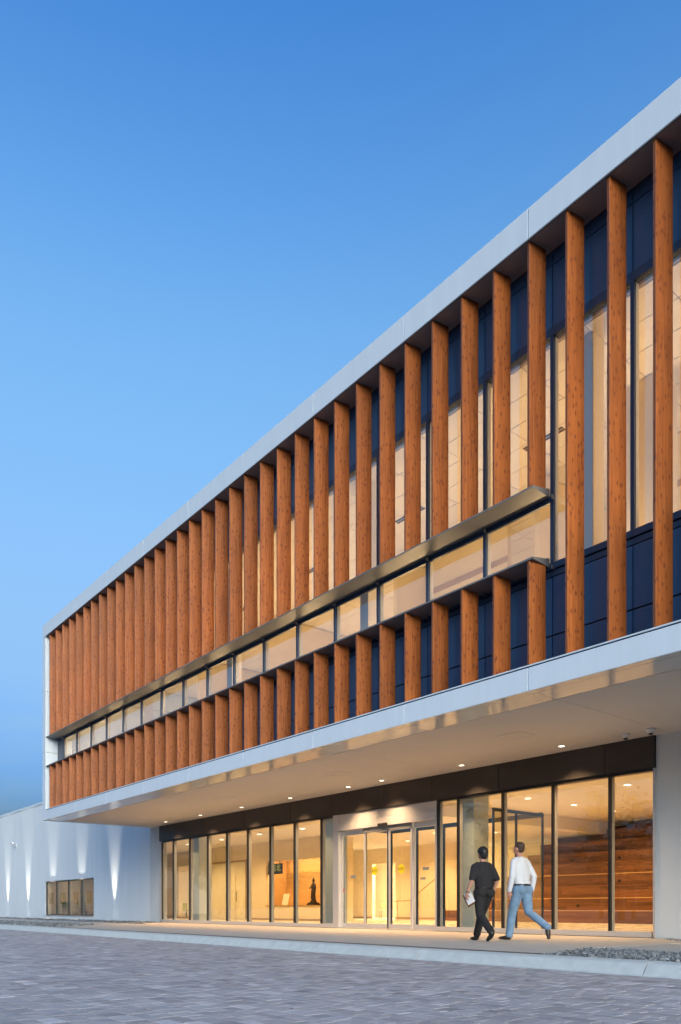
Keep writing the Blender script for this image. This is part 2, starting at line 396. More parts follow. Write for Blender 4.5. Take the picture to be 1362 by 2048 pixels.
def lamp(name, kind, loc, energy, color, parent=None, **kw):
    d = bpy.data.lights.new(name, kind); d.energy = energy; d.color = color
    rot = kw.pop('rot', None)
    for k, v in kw.items(): setattr(d, k, v)
    o = bpy.data.objects.new(name, d); COL.objects.link(o); place(o, parent, loc)
    if rot: o.rotation_euler = rot
    return o
WARM = (1, .64, .30)

# ------------------------------------------------------------------ ground
PZ = -.14          # paving level, one kerb below the walk
g = mk('ground', bbox(-600, 600, -600, 600, -.6, PZ - .09), 'asphalt'); tag(g, kind='structure')
bed = mk('paving', bbox(-60, 12, -12, 7.9, PZ - .085, PZ - .012), 'joint_sand'); tag(bed, kind='structure')

YAWR = R(YAW)
def cam_xy(x, y):
    zc = -x * math.sin(YAWR) + y * math.cos(YAWR); xr = x * math.cos(YAWR) + y * math.sin(YAWR)
    return zc, xr
def paver_geo(bm, x0, x1, y0, y1, z, lay, col):
    c = .004; h = z
    tz = rnd.uniform(-.0016, .0016)
    A = [bm.verts.new(p) for p in ((x0, y0, h - .05), (x1, y0, h - .05), (x1, y1, h - .05), (x0, y1, h - .05))]
    Bv = [bm.verts.new(p) for p in ((x0, y0, h - c + tz), (x1, y0, h - c + tz), (x1, y1, h - c + tz), (x0, y1, h - c + tz))]
    T = [bm.verts.new(p) for p in ((x0 + c, y0 + c, h + tz), (x1 - c, y0 + c, h + tz), (x1 - c, y1 - c, h + tz), (x0 + c, y1 - c, h + tz))]
    fs = [bm.faces.new(T)]
    for i in range(4):
        j = (i + 1) % 4
        fs.append(bm.faces.new([A[i], A[j], Bv[j], Bv[i]])); fs.append(bm.faces.new([Bv[i], Bv[j], T[j], T[i]]))
    for f in fs:
        for l in f.loops: l[lay] = col
pav = []
y = 7.66; row = 0
while y > -6:
    dpt = (.11, .16, .11, .16, .13)[row % 5]
    x = -46 + rnd.uniform(0, .3)
    while x < 7:
        ln = rnd.choice((.11, .16, .16, .21, .21, .27))
        cxm, cym = x + ln / 2, y - dpt / 2
        zc, xr = cam_xy(cxm, cym)
        if zc > 3.4 and abs(xr) < .47 * zc + 1.3 and zc < 40:
            pav.append((cxm, cym, ln, dpt, zc))
        x += ln
    y -= dpt; row += 1
def paver_col():
    t = rnd.gauss(0, 1); v = .33 * (1 + .095 * t)
    if rnd.random() < .06: v *= 1.35
    if rnd.random() < .10: v *= .8
    w = rnd.uniform(-.02, .02)
    return (v * (1.05 + w), v * .975, v * (1.0 - w), 1)
J = .0035
vis = []
for p in pav:
    zc, xr = cam_xy(p[0], p[1])
    inside = abs(xr / zc) < .444 and (CAM_H - PZ) / zc < (H_PX - HOR_PX) / F_PX
    vis.append((p[2] * p[3] / zc ** 3 if inside else 0, p))
vis.sort(key=lambda t: -t[0])
for k, (a, p) in enumerate(vis[:300]):
    bm = BM(); lay = bm.loops.layers.float_color.new('tint')
    paver_geo(bm, -p[2] / 2 + J, p[2] / 2 - J, -p[3] / 2 + J, p[3] / 2 - J, 0, lay, paver_col())
    mk('paver', bm, 'paver', bed, (p[0], p[1], PZ))
bm = BM(); lay = bm.loops.layers.float_color.new('tint')
for a, p in vis[300:]:
    paver_geo(bm, p[0] - p[2] / 2 + J, p[0] + p[2] / 2 - J, p[1] - p[3] / 2 + J, p[1] + p[3] / 2 - J, PZ, lay, paver_col())
tag(mk('further_pavers', bm, 'paver', bed), kind='stuff')

# kerb: mountable concrete sections with open joints
kerb = mk('kerb', bbox(-75, 10, 7.70, 8.08, -.30, -.155), 'joint_sand'); tag(kerb, kind='structure')
KX = [10, 6.0, 2.4, -.9, -4.32, -7.75, -10.55, -13.5] + [-13.5 - 3.0 * i for i in range(1, 21)]
prof = [(7.655, -.24), (7.655, -.142), (7.70, -.128), (7.765, -.04), (7.80, -.012), (7.85, -.001), (8.10, .002), (8.10, -.24)]
for a, b in zip(KX, KX[1:]):
    bm = BM(); prism(bm, prof, 'x', b + .006, a - .006); mk('kerb_stone', bm, 'kerb_concrete', kerb)

# walk slabs
walk = mk('sidewalk', bbox(-75, 10, 8.10, 14.2, -.30, -.10), 'earth'); tag(walk, kind='structure')
def slab(name, pts, z0, z1, m, parent):
    bm = BM(); prism(bm, pts, 'z', z0, z1); return mk(name, bm, m, parent)
wx = [-6.45, -9.3, -12.2, -15.1, -18.0, -20.9, -23.8, -26.4]
for a, b in zip(wx, wx[1:]):
    last = b == wx[-1]; first = a == wx[0]
    j = .005
    if first: pts = [(-6.02, 8.30), (-6.45, 10.03), (-6.45, 14.16), (b + j, 14.16), (b + j, 8.30)]
    elif last: pts = [(a - j, 8.30), (a - j, 14.16), (-29.2, 14.16), (-28.6, 13.3), (-27.2, 12.5), (-26.4, 12.35), (-26.4, 10.5), (-25.2, 9.3), (-24.5, 8.62), (-24.3, 8.30)]
    else: pts = [(a - j, 8.30), (a - j, 14.16), (b + j, 14.16), (b + j, 8.30)]
    slab('walk_slab', pts, -.098, 0, 'walk_concrete', walk)
px = [-6.45, -2.5, 1.5, 6, 10]
for a, b in zip(px, px[1:]): slab('path_slab', [(a + .005, 10.12), (b - .005, 10.12), (b - .005, 12.2), (a + .005, 12.2)], -.098, -.003, 'path_concrete', walk)
qx = [-26.41, -30, -34, -38, -43, -48, -54, -61, -75]
for a, b in zip(qx, qx[1:]): slab('path_slab', [(a - .005, 10.52), (b + .005, 10.52), (b + .005, 12.3), (a - .005, 12.3)], -.098, -.003, 'path_concrete', walk)
dr = mk('drain_channel', bbox(-24.28, -6.03, 8.108, 8.292, -.095, .004), 'drain_metal')
tag(dr, 'long dark metal drain strip set between kerb and beige walk', 'drain')

# gravel beds (loose stones nobody could count)
def gravel(name, inside, x0, x1, y0, y1, n, s0, s1, z=-.02, tone=1., sd=1):
    rg = random.Random(sd); bm = BM(); lay = bm.loops.layers.float_color.new('tint'); k = 0
    while k < n:
        u = rg.random(); x = x0 + (x1 - x0) * u; y = rg.uniform(y0, y1)
        if not inside(x, y): k += .2; continue
        k += 1; s = rg.uniform(s0, s1); c = Vector((x, y, z + rg.uniform(-.4, .6) * s))
        q = Matrix.Rotation(rg.uniform(0, 6.3), 3, Vector((rg.gauss(0, 1), rg.gauss(0, 1), rg.gauss(0, 1))).normalized())
        a, b_, d = s * rg.uniform(.8, 1.3), s * rg.uniform(.7, 1), s * rg.uniform(.5, .8)
        V = [bm.verts.new(c + q @ Vector(p)) for p in ((a, 0, 0), (-a, 0, 0), (0, b_, 0), (0, -b_, 0), (0, 0, d), (0, 0, -d))]
        t = tone * max(.03, rg.gauss(.17, .07)); col = (t * .92, t * 1.0, t * 1.08, 1)
        for f in ((0, 2, 4), (2, 1, 4), (1, 3, 4), (3, 0, 4), (2, 0, 5), (1, 2, 5), (3, 1, 5), (0, 3, 5)):
            fc = bm.faces.new([V[i] for i in f])
            for l in fc.loops: l[lay] = col
    return mk(name, bm, 'gravel', None)
o = gravel('gravel_bed', lambda x, y: x > -6.0 - (y - 8.2) * .25, -6.5, 3.0, 8.14, 10.08, 15000, .018, .034, sd=2)
tag(o, 'dark blue grey gravel bed between kerb and path at right', 'gravel', kind='stuff')
o = gravel('gravel_bed', lambda x, y: y > 12.24 + max(0, (-6.0 - x)) * 1.2, -7.4, 3.0, 12.24, 14.17, 9000, .02, .034, tone=1.25, sd=3)
tag(o, 'narrow gravel strip along the white wall at right', 'gravel', kind='stuff')
o = gravel('gravel_bed', lambda x, y: x < -24.5 - (y - 8.3) * .85 or (x < -24.4 and y < 8.32), -62, -24.4, 8.14, 10.5, 14000, .03, .055, sd=4)
tag(o, 'dark gravel bed along the kerb before the low white wing', 'gravel', kind='stuff')
o = gravel('gravel_bed', lambda x, y: x < -28.9 + (14.2 - y) * .7, -70, -27.2, 12.34, 14.17, 14000, .03, .055, sd=5)
tag(o, 'dark gravel strip at the foot of the low white wing', 'gravel', kind='stuff')

# ------------------------------------------------------------------ office building: shell
BLD = empty('office_building', (-17, 14, 0), 'two storey office building with cedar fins, white frame and lit glass lobby', 'building')
YF, YW, YS = 9.76, 10.23, 14.2      # fascia face, upper glazing wall, storefront
ZS, ZB, ZR0, ZR1 = 3.95, 4.31, 10.94, 11.43
XL, XR = -30.10, 2.2
XI = -29.75                          # inner face of the left end wall
SEAM = [XR] + [-7.37 + 2.755 * i for i in range(3, -1, -1)] + [-7.37 - 2.755 * i for i in range(1, 9)]
SEAM = [s for s in SEAM if XI + .4 < s] + [XI]
G = .006
# roof fascia
fas = mk('roof_fascia', bbox(XL + .03, XR - .02, YF + .03, YF + .3, ZR0 + .04, ZR1 - .02), 'dark_metal', BLD)
for a, b in zip(SEAM, SEAM[1:]):
    bm = bbox(b + (G if b > XI else -.347), a - G, YF, YF + .028, ZR0 + .012, ZR1); bevel(bm, .003)
    mk('fascia_panel', bm, 'white_panel', fas)
mk('drip_edge', bbox(XI + .002, XR, YF - .006, YF + .02, ZR0 - .012, ZR0 + .010), 'silver_metal', fas)
# underside of the roof frame
rs = mk('roof_soffit', bbox(XI, XR - .02, YF + .022, YW + .02, ZR0 + .012, ZR0 + .038), 'dark_metal', BLD)
for a, b in zip(SEAM, SEAM[1:]):
    mk('soffit_panel', bbox(b + G, a - G, YF + .024, YW - .01, ZR0 - .002, ZR0 + .010), 'upper_soffit', rs)
mk('roof_deck', bbox(XL + .05, XR - .05, YF + .32, 31.5, 11.05, 11.3), 'far_roof', BLD)
# left end wall of the frame (three stacked panels)
ew = mk('end_wall', bbox(XL + .03, XI - .03, YF + .04, 31.4, ZS + .02, ZR1 - .03), 'dark_metal', BLD)
for z0, z1 in ((ZS, 6.53), (6.53, 8.85), (8.85, ZR0 + .006)):
    bm = bbox(XL, XI, YF - .001, 31.4, z0 + (.006 if z0 > 4 else 0), z1 - .006); bevel(bm, .004); mk('end_panel', bm, 'white_panel', ew)
mk('end_wall', bbox(XR - .3, XR, YF + .31, 31.4, ZB, ZR1 - .03), 'white_panel', BLD)
mk('back_wall', bbox(XL, XR, 31.4, 31.6, 0, ZR1), 'white_panel', BLD)

# canopy
can = mk('canopy_fascia', bbox(XI, XR - .02, YF + .03, YF + .2, ZS + .03, ZB - .01), 'dark_metal', BLD)
for a, b in zip(SEAM, SEAM[1:]):
    bm = bbox(b + (G if b > XI else 0), a - G, YF, YF + .028, ZS, ZB); bevel(bm, .003)
    mk('fascia_panel', bm, 'white_panel', can)
mk('cap_flashing', bbox(XI, XR, YF - .004, YF + .03, ZB + .022, ZB + .042), 'white_panel', can)
mk('cap_gap', bbox(XI, XR, YF + .012, YF + .028, ZB + .001, ZB + .021), 'navy_frame', can)
mk('canopy_deck', bbox(XI, XR, YF + .032, YW + .1, ZB - .008, ZB + .02), 'navy_frame', can)
cs = mk('canopy_soffit', bbox(XI - .3, XR, YF + .21, YS + .4, ZS + .02, ZS + .12), 'dark_metal', BLD)
for a, b in zip(SEAM, SEAM[1:]):
    bb = b if b > XI else XL
    mk('edge_strip', bbox(bb + .004, a - .004, YF + .030, YF + .178, ZS + .004, ZS + .022), 'gloss_panel', cs)
    mk('edge_panel', bbox(bb + .004, a - .004, YF + .188, YF + .735, ZS + .004, ZS + .018), 'gloss_panel', cs)
SS = [XR, -1.85, -7.36, -12.87, -18.38, -23.89, XL]
for a, b in zip(SS, SS[1:]): mk('soffit_panel', bbox(b + .004, a - .004, YF + .748, YS - .002, ZS + .002, ZS + .018), 'stucco', cs)
for (x, y_) in ((-9.43, 12.1), (-14.9, 12.1), (-20.4, 12.1), (-25.9, 12.1), (-3.9, 12.1)):
    bm = BM()
    for q in ((x - .28, x + .28, y_ - .25, y_ - .235), (x - .28, x + .28, y_ + .235, y_ + .25), (x - .28, x - .265, y_ - .2349, y_ + .2349), (x + .265, x + .28, y_ - .2349, y_ + .2349)):
        box(bm, *q, ZS - .004, ZS + .001)
    box(bm, x - .263, x + .263, y_ - .233, y_ + .233, ZS - .002, ZS + .0015)
    mk('access_panel', bm, 'stucco', cs)

# cedar fins
FP = .6879; FX0 = -5.354; FANG = R(-12)
def fin_mesh(z0, z1):
    bm = bbox(0, .05, 0, .335, z0, z1); bevel(bm, .004)
    return to_mesh('fin', bm, 'cedar')
FULL, UP, LO = fin_mesh(ZB - .02, ZR0 - .006), fin_mesh(7.125, ZR0 - .006), fin_mesh(ZB - .02, 5.985)
fins = []
for k in range(-8, 36):
    x = FX0 - FP * k
    for me in ((FULL,) if k <= 2 else (UP, LO)):
        o = mk('cedar_fin', me, None, BLD, (x, 9.80, 0)); o.rotation_euler = (0, 0, FANG)
        s = o; fins.append(o)

# upper glazing wall
MP = 1.3665; MX = [-5.89 + MP * 5 - MP * j for j in range(0, 23)]
MX = [m for m in MX if m < XR - .4]
SH_R = -7.29
sp1 = mk('upper_spandrel', bbox(XI, XR - .3, YW + .03, YW + .16, 9.62, ZR0 + .01), 'black_frame', BLD)
sp2 = mk('lower_spandrel', bbox(XI, XR - .3, YW + .03, YW + .16, ZB + .021, 5.93), 'black_frame', BLD)
edges = [XR - .3] + MX + [XI]
for a, b in zip(edges, edges[1:]):
    if a - b < .2: continue
    mk('spandrel_panel', bbox(b + .008, a - .008, YW, YW + .028, 9.745, 10.72), 'navy_panel', sp1)
    mk('spandrel_panel', bbox(b + .008, a - .008, YW, YW + .028, 10.735, ZR0 - .01), 'navy_panel', sp1)
    mk('spandrel_panel', bbox(b + .008, a - .008, YW, YW + .028, 4.895, 5.80), 'navy_panel', sp2)
    mk('spandrel_panel', bbox(b + .008, a - .008, YW, YW + .028, ZB + .03, 4.87), 'navy_panel', sp2)
    mk('trim_strip', bbox(b, a, YW - .004, YW + .028, 5.815, 5.90), 'navy_frame', sp2)
    # window unit: frame with one tall pane (split at the sun shade)
    bm = BM()
    shaded = a <= SH_R + .1
    box(bm, b, a, YW - .02, YW + .10, 9.60, 9.735)        # head
    box(bm, b, a, YW - .03, YW + .10, 5.92, 6.02)         # sill
    if b > XI: box(bm, b - .03, b + .03, YW - .02, YW + .03, 6.0201, 9.5999)
    else: box(bm, b + .45, b + .55, YW - .02, YW + .03, 6.0201, 9.5999); box(bm, b, b + .45, YW - .01, YW + .1, 6.0201, 9.5999)
    if shaded: box(bm, b + .0325, a - .0325, YW - .015, YW + .03, 6.985, 7.10)
    w = mk('window', bm, 'navy_frame', BLD)
    xa = b + .55 if b == XI else b + .0325
    zs = ((6.0205, 7.04), (7.0405, 9.5995)) if shaded else ((6.0205, 9.5995),)
    if b > XI: mk('inner_mullion', bbox(b - .026, b + .026, YW + .046, YW + .12, 6.0201, 9.5999), 'white_frame', w)
    for z0, z1 in zs: mk('pane', bbox(xa, a - .0325, YW + .035, YW + .043, z0, z1), 'upper_glass', w)

# sun shades: flat underside, wedge section, hung on lugs
def sunshade(z, label):
    ss = mk('sunshade', bbox(XI + .002, SH_R - .01, YW - .06, YW - .022, z + .112, z + .125), 'silver_metal', BLD)
    xs = [SH_R] + [s for s in SEAM if XI < s < SH_R - .2] + [XI + .001]
    for a, b in zip(xs, xs[1:]):
        bm = BM(); prism(bm, [(9.775, z), (9.775, z + .028), (YW - .022, z + .11), (YW - .022, z - .022)], 'x', b + .0025, a - .0025)
        mk('shade_panel', bm, 'silver_metal', ss)
    for m in MX:
        if m < SH_R + .2: mk('lug', bbox(m + .035, m + .05, YW - .09, YW - .021, z - .085, z - .018), 'silver_metal', ss)
    return ss
sunshade(7.085, ''); sunshade(5.985, '')

# ------------------------------------------------------------------ upper floor interior
slab_ = mk('floor_slab', bbox(XL + .04, XR - .3, YW + .17, 31.39, 4.34, 4.9), 'ceiling_white', BLD)
mk('inner_sill', bbox(XI + .05, XR - .35, YW + .161, YW + .40, 4.901, 5.90), 'cream_wall', BLD)
uc = mk('upper_ceiling', bbox(XI + .02, XR - .32, YW + .165, 24.0, 9.66, 9.72), 'grid_grey', BLD)
tx = XI + .1
TL = bpy.data.meshes.new('tile'); _b = bbox(-.592, .592, -.292, .292, -.006, .01); _b.to_mesh(TL); _b.free(); TL.materials.append(MATS['tile_white'])
nx = 0
while tx < XR - 1.6:
    ty = YW + .25
    while ty < 17.3:
        mk('ceiling_tile', TL, None, uc, (tx + .6, ty + .3, 9.655)); ty += .6
    tx += 1.2; nx += 1
for k in range(8):
    x = -27.5 + 3.7 * k
    mk('air_diffuser', bbox(x - .45, x + .45, 12.34, 12.40, 9.642, 9.650), 'black_plastic', uc)
    mk('air_diffuser', bbox(x - .45, x + .45, 12.42, 12.48, 9.642, 9.650), 'black_plastic', uc)
mk('inner_wall', bbox(XI + .02, XR - .32, 19.0, 19.15, 4.9, 9.66), 'cream_wall', BLD)
for x in (-6.95, -12.3, -17.8, -23.2):
    mk('column', bbox(x - .13, x + .13, YW + .45, YW + .75, 4.9, 9.64), 'ceiling_white', BLD)
mk('column', bbox(-7.20, -6.60, 12.3, 12.9, 4.9, 9.64), 'cream_wall', BLD)
for x0, y0 in ((-9.8, 13.2), (-14.5, 13.6), (-19.8, 13.2), (-24.9, 13.6), (-1.6, 13.2)):
    p = mk('partition', bbox(x0, x0 + .12, y0, 18.99, 4.9, 9.62), 'cream_wall', BLD)
    mk('door_frame', bbox(x0 + .121, x0 + .17, y0 + .5, y0 + 1.5, 4.9, 7.9), 'beige_trim', p)
for x0, y0 in ((-5.6, 14.2), (-11.3, 14.2)):
    p = mk('partition', bbox(x0 - 2.4, x0, y0, y0 + .12, 4.9, 9.62), 'cream_wall', BLD)
    mk('door_frame', bbox(x0 - 1.5, x0 - .5, y0 - .04, y0 - .001, 4.9, 8.2), 'beige_trim', p)
    mk('rail', bbox(x0 - 2.4, x0, y0 - .03, y0 - .001, 8.6, 8.72), 'beige_trim', p)
for k in range(8):  # unseen fill lamps below sill height, added to light the office ceiling
    x = -27.6 + 3.9 * k
    lamp('office_fill', 'AREA', (x, 11.75, 5.7), 34, WARM, BLD, shape='RECTANGLE', size=1.6, size_y=.5, rot=(R(180), 0, 0))
    lamp('office_fill', 'AREA', (x + 1, 16.6, 5.7), 26, WARM, BLD, shape='RECTANGLE', size=1.6, size_y=.5, rot=(R(180), 0, 0))

# ------------------------------------------------------------------ storefront
GX0, GX1 = -29.08, -7.74
hd = mk('header_band', bbox(-29.14, -7.69, YS - .035, YS + .10, 3.32, ZS + .001), 'black_frame', BLD)
hs = [-7.69, -8.76, -11.51, -13.66, -15.67, -17.70, -19.85, -22.62, -25.38, -29.14]
for a, b in zip(hs, hs[1:]): mk('header_panel', bbox(b + .007, a - .007, YS - .06, YS - .036, 3.335, ZS - .002), 'dark_metal', hd)
SFX = [-28.99, -28.01, -26.64, -25.25, -23.87, -22.48, -21.10, -19.73, -18.34, -17.70]
SFR = [-13.50, -12.83, -11.45, -10.07, -8.69, -7.74]
def storefront(xs):
    for a, b in zip(xs, xs[1:]):
        bm = BM()
        box(bm, a - .027, a + .027, YS - .012, YS + .045, .1201, 3.27)
        if b in (GX1,): box(bm, b - .004, b + .0, YS - .02, YS + .045, .1201, 3.27)
        box(bm, a - .03, b - .03, YS - .02, YS + .14, 3.2701, 3.319)
        w = mk('storefront_window', bm, 'black_frame', BLD)
        mk('pane', bbox(a + .031, b - .031 if b not in (GX1, -17.70) else b - .006, YS + .05, YS + .06, .121, 3.269), 'store_glass', w)
        mk('sill', bbox(a - .03, b - .03, YS - .045, YS + .16, .012, .12), 'aluminium', w)
        mk('inner_mullion', bbox(a - .025, a + .025, YS + .061, YS + .15, .121, 3.27), 'white_frame', w)
storefront(SFX); storefront(SFR)
mk('jamb', bbox(-29.14, -29.02, YS - .03, YS + .16, .01, 3.319), 'aluminium', BLD)
mk('jamb', bbox(GX1 + .001, -7.69, YS - .03, YS + .16, .01, 3.319), 'aluminium', BLD)
mk('front_wall', bbox(-30.099, -29.141, YS, YS + .3, 0, ZS + .02), 'white_wall', BLD)
mk('front_wall', bbox(-7.689, 10, YS, YS + .3, 0, ZS + .02), 'white_wall', BLD)

# sliding entrance door
ed = BM()
box(ed, -17.73, -17.47, YS - .03, YS + .14, .01, 3.319)
box(ed, -13.58, -13.531, YS - .03, YS + .14, .01, 3.319)
box(ed, -17.4699, -13.5801, YS - .01, YS + .12, 2.845, 3.319)
DR = mk('entrance_door', ed, 'aluminium', BLD)
mk('transom_lip', bbox(-17.4699, -13.5801, YS - .05, YS - .011, 2.845, 3.05), 'aluminium', DR)
mk('motion_sensor', bevel(bbox(-15.70, -15.32, YS - .10, YS - .051, 2.83, 2.915), .015), 'black_plastic', DR)
mk('threshold', bbox(-17.4699, -13.5801, YS - .06, YS + .12, .006, .022), 'aluminium', DR)
LX = [-17.465, -16.40, -15.385, -14.46, -13.585]
for i, (a, b) in enumerate(zip(LX, LX[1:])):
    yy = YS + (.02 if i in (1, 2) else .075); top = 2.838
    bm = BM(); s = .055
    box(bm, a, a + s, yy, yy + .045, .03, top); box(bm, b - s, b, yy, yy + .045, .03, top)
    box(bm, a + s, b - s, yy, yy + .045, .03, .15); box(bm, a + s, b - s, yy, yy + .045, 2.70, top)
    lf = mk('door_leaf', bm, 'aluminium', DR)
    # panes are sub-parts of the door
    mk('pane', bbox(a + s + .001, b - s - .001, yy + .018, yy + .026, .151, 2.699), 'store_glass', DR)
mk('track_cover', bbox(-16.39, -14.47, YS - .005, YS + .018, 2.72, 2.842), 'silver_metal', DR)
mk('meeting_seal', bbox(-15.40, -15.372, YS + .002, YS + .019, .03, 2.719), 'black_frame', DR)
def text_mesh(txt, size, m, name, thick=.001):
    cu = bpy.data.curves.new(name, 'FONT'); cu.body = txt; cu.size = size; cu.extrude = thick
    cu.align_x = 'CENTER'; cu.align_y = 'CENTER'
    o = bpy.data.objects.new(name, cu); COL.objects.link(o)
    dg = bpy.context.evaluated_depsgraph_get(); me = bpy.data.meshes.new_from_object(o.evaluated_get(dg))
    bpy.data.objects.remove(o); me.materials.clear(); me.materials.append(MATS[m])
    return me
def decal(x, z, r):
    bm = BM(); lathe(bm, [(r, 0), (r, .002)], 28); bmesh.ops.rotate(bm, verts=bm.verts, matrix=Matrix.Rotation(R(90), 3, 'X'))
    s = mk('round_sticker', bm, 'sticker_yellow', DR, (x, YS + .034, z))
    bar = mk('sticker_text', text_mesh('AUTO', .085, 'black_plastic', 'sticker_text'), None, DR, (x, YS + .028, z)); bar.rotation_euler = (R(90), 0, 0)
decal(-15.95, 1.63, .125); decal(-14.88, 1.64, .125)
mk('door_label', bbox(-17.05, -16.80, YS + .088, YS + .091, 1.46, 1.53), 'sticker_grey', DR)
mk('door_label', bbox(-14.22, -14.02, YS + .088, YS + .091, 1.33, 1.39), 'sticker_grey', DR)
mk('door_label', bbox(-14.13, -13.90, YS + .088, YS + .091, 1.575, 1.65), 'sticker_grey', DR)
mk('key_switch', bbox(-17.355, -17.325, YS + .06, YS + .074, 1.06, 1.16), 'sticker_red', DR)
# dome cameras and down lights are things of their own
def dome_cam(x, y_, label):
    e = empty('dome_camera', (x, y_, ZS), label, 'camera', 'dome cameras under the canopy')
    bm = BM(); lathe(bm, [(.085, .002), (.085, -.02), (.075, -.045), (.05, -.055)], 24); sub('housing', bm, 'camera_white', e, True)
    bm = BM(); lathe(bm, [(.052, -.05), (.05, -.08), (.036, -.105), (.014, -.12), (0, -.122)], 20); sub('dome', bm, 'black_plastic', e, True)
    bm = BM(); lathe(bm, [(.056, -.05), (.058, -.07), (.053, -.085)], 20); sub('collar', bm, 'camera_white', e, True)
dome_cam(-7.99, 13.62, 'white dome camera under the canopy, the one further from the right wall')
dome_cam(-7.47, 13.60, 'white dome camera with black lens beside the right white wall')
DLX = [-27.48, -24.72, -21.93, -19.13, -16.36, -14.98, -12.19, -9.44]
ordn = ['furthest left', 'second from left', 'third from left', 'fourth from left', 'fifth from left', 'sixth from left', 'second from right', 'furthest right']
for i, x in enumerate(DLX):
    if i < 8:
        e = empty('recessed_downlight', (x, 13.62, ZS), 'small lit downlight in the canopy soffit, %s in the row' % ordn[i], 'light', 'canopy downlights')
        bm = BM(); lathe(bm, [(.085, .002), (.085, -.006), (.068, -.006), (.066, .0)], 24); sub('trim_ring', bm, 'camera_white', e, True)
        bm = BM(); lathe(bm, [(.058, -.001), (.058, -.004)], 24); sub('lens', bm, 'lamp_glow', e)
    lamp('downlight_beam', 'SPOT', (x, 13.62, ZS - .02), 175, (1, .62, .32), None, spot_size=R(108), spot_blend=.9, shadow_soft_size=.08)

# ------------------------------------------------------------------ lobby interior
mk('lobby_floor', bbox(-46, 2.0, YS + .165, 31.38, -.05, .011), 'floor_tile', BLD)
mk('lobby_ceiling', bbox(-18.2, 2.0, YS + .305, 31.38, 4.25, 4.33), 'ceiling_white', BLD)
mk('lobby_ceiling', bbox(-46, -18.201, YS + .305, 31.38, 3.75, 4.33), 'ceiling_white', BLD)
mk('ceiling_edge', bbox(-29.14, -7.69, YS + .101, YS + .30, 3.32, 4.3), 'ceiling_white', BLD)
mk('side_wall', bbox(-46.2, -46.01, YS + .3, 31.38, 0, 4.3), 'cream_wall', BLD)
mk('side_wall', bbox(-6.6, -6.4, YS + .3, 31.38, 0, 4.249), 'cream_wall', BLD)
mk('rear_wall', bbox(-46, -6.6, 31.2, 31.39, 0, 4.3), 'cream_wall', BLD)
YA = 20.5
aw = BM()      # wall with the alcove, a doorway and the double doors
box(aw, -46, -39.76, YA, YA + .25, .011, 3.75)
box(aw, -39.76, -38.45, YA, YA + .25, 2.95, 3.75)
box(aw, -38.45, -30.80, YA, YA + .25, .011, 3.75)
box(aw, -30.80, -26.45, YA, YA + .25, 2.80, 3.75)
box(aw, -30.80, -26.45, YA, YA + 1.3, .011, .66)
box(aw, -26.45, -26.2, YA, YA + 1.6, .011, 3.75)
AW = mk('alcove_wall', aw, 'cream_wall', BLD)
mk('baseboard', bbox(-46, -26.2, YA - .015, YA - .001, .012, .10), 'beige_trim', AW)
mk('alcove_shelf', bbox(-30.80, -26.4501, YA - .03, YA + 1.28, .661, .72), 'alcove_wood', AW)
for k in range(9):
    mk('alcove_plank', bbox(-30.80, -26.4501, YA + 1.2, YA + 1.28, .722 + .26 * k, .722 + .26 * k + .256), 'alcove_wood', AW)
mk('alcove_side', bbox(-30.9, -30.801, YA + .251, YA + 1.28, .012, 3.74), 'alcove_wood', AW)
mk('alcove_post', bbox(-26.95, -26.66, YA + .85, YA + 1.19, .721, 3.1), 'alcove_wood', AW)
lamp('alcove_light', 'AREA', (-28.6, YA + .6, 3.0), 30, (1, .66, .30), BLD, shape='RECTANGLE', size=3.6, size_y=.2)
# double doors in that wall
dd = BM(); box(dd, -36.15, -36.05, YA - .04, YA - .001, .012, 3.0); box(dd, -32.6, -32.5, YA - .04, YA - .001, .012, 3.0); box(dd, -36.05, -32.6, YA - .04, YA - .001, 2.9, 3.0)
DD = mk('double_door', dd, 'beige_trim', BLD)
mk('door_panel', bbox(-36.045, -34.06, YA - .03, YA - .0015, .02, 2.895), 'cream_door', DD)
mk('door_panel', bbox(-34.0, -33.55, YA - .03, YA - .0015, .02, 2.895), 'cream_door', DD)
mk('door_panel', bbox(-33.47, -32.605, YA - .03, YA - .0015, .02, 2.895), 'cream_door', DD)
bm = BM(); tube(bm, [(-33.36, YA - .03, .95), (-33.36, YA - .09, .95), (-33.36, YA - .09, 1.45), (-33.36, YA - .03, 1.45)], .014, 8); mk('pull_handle', bm, 'chair_metal', DD)
# interior columns close behind the glass
for x0, x1 in ((-27.2, -26.64), (-18.86, -18.28), (-13.2, -12.68)):
    mk('lobby_column', bbox(x0, x1, YS + .42, YS + .98, .012, 4.25 if x0 > -18.2 else 3.749), 'column_white', BLD)
# vestibule behind the door
vs = BM(); VX0, VX1, VY = -17.6, -11.95, 16.45
for x in (VX0, VX1):
    box(vs, x - .02, x + .02, YS + .25, VY, 2.92, 3.0)
    for yv in (YS + .28, 15.35, VY - .03): box(vs, x - .02, x + .02, yv - .025, yv + .025, .012, 2.92)
for x in (-16.5, -15.4, -14.3, -13.2): box(vs, x - .025, x + .025, VY - .03, VY + .03, .012, 2.92)
box(vs, VX0 + .031, VX1 - .031, VY - .03, VY + .03, 2.92, 3.04)
VS = mk('vestibule', vs, 'navy_frame', BLD)
mk('pane', bbox(VX1 - .006, VX1 + .006, YS + .311, 15.319, .02, 2.919), 'store_glass', VS)
mk('pane', bbox(VX1 - .006, VX1 + .006, 15.381, VY - .061, .02, 2.919), 'store_glass', VS)
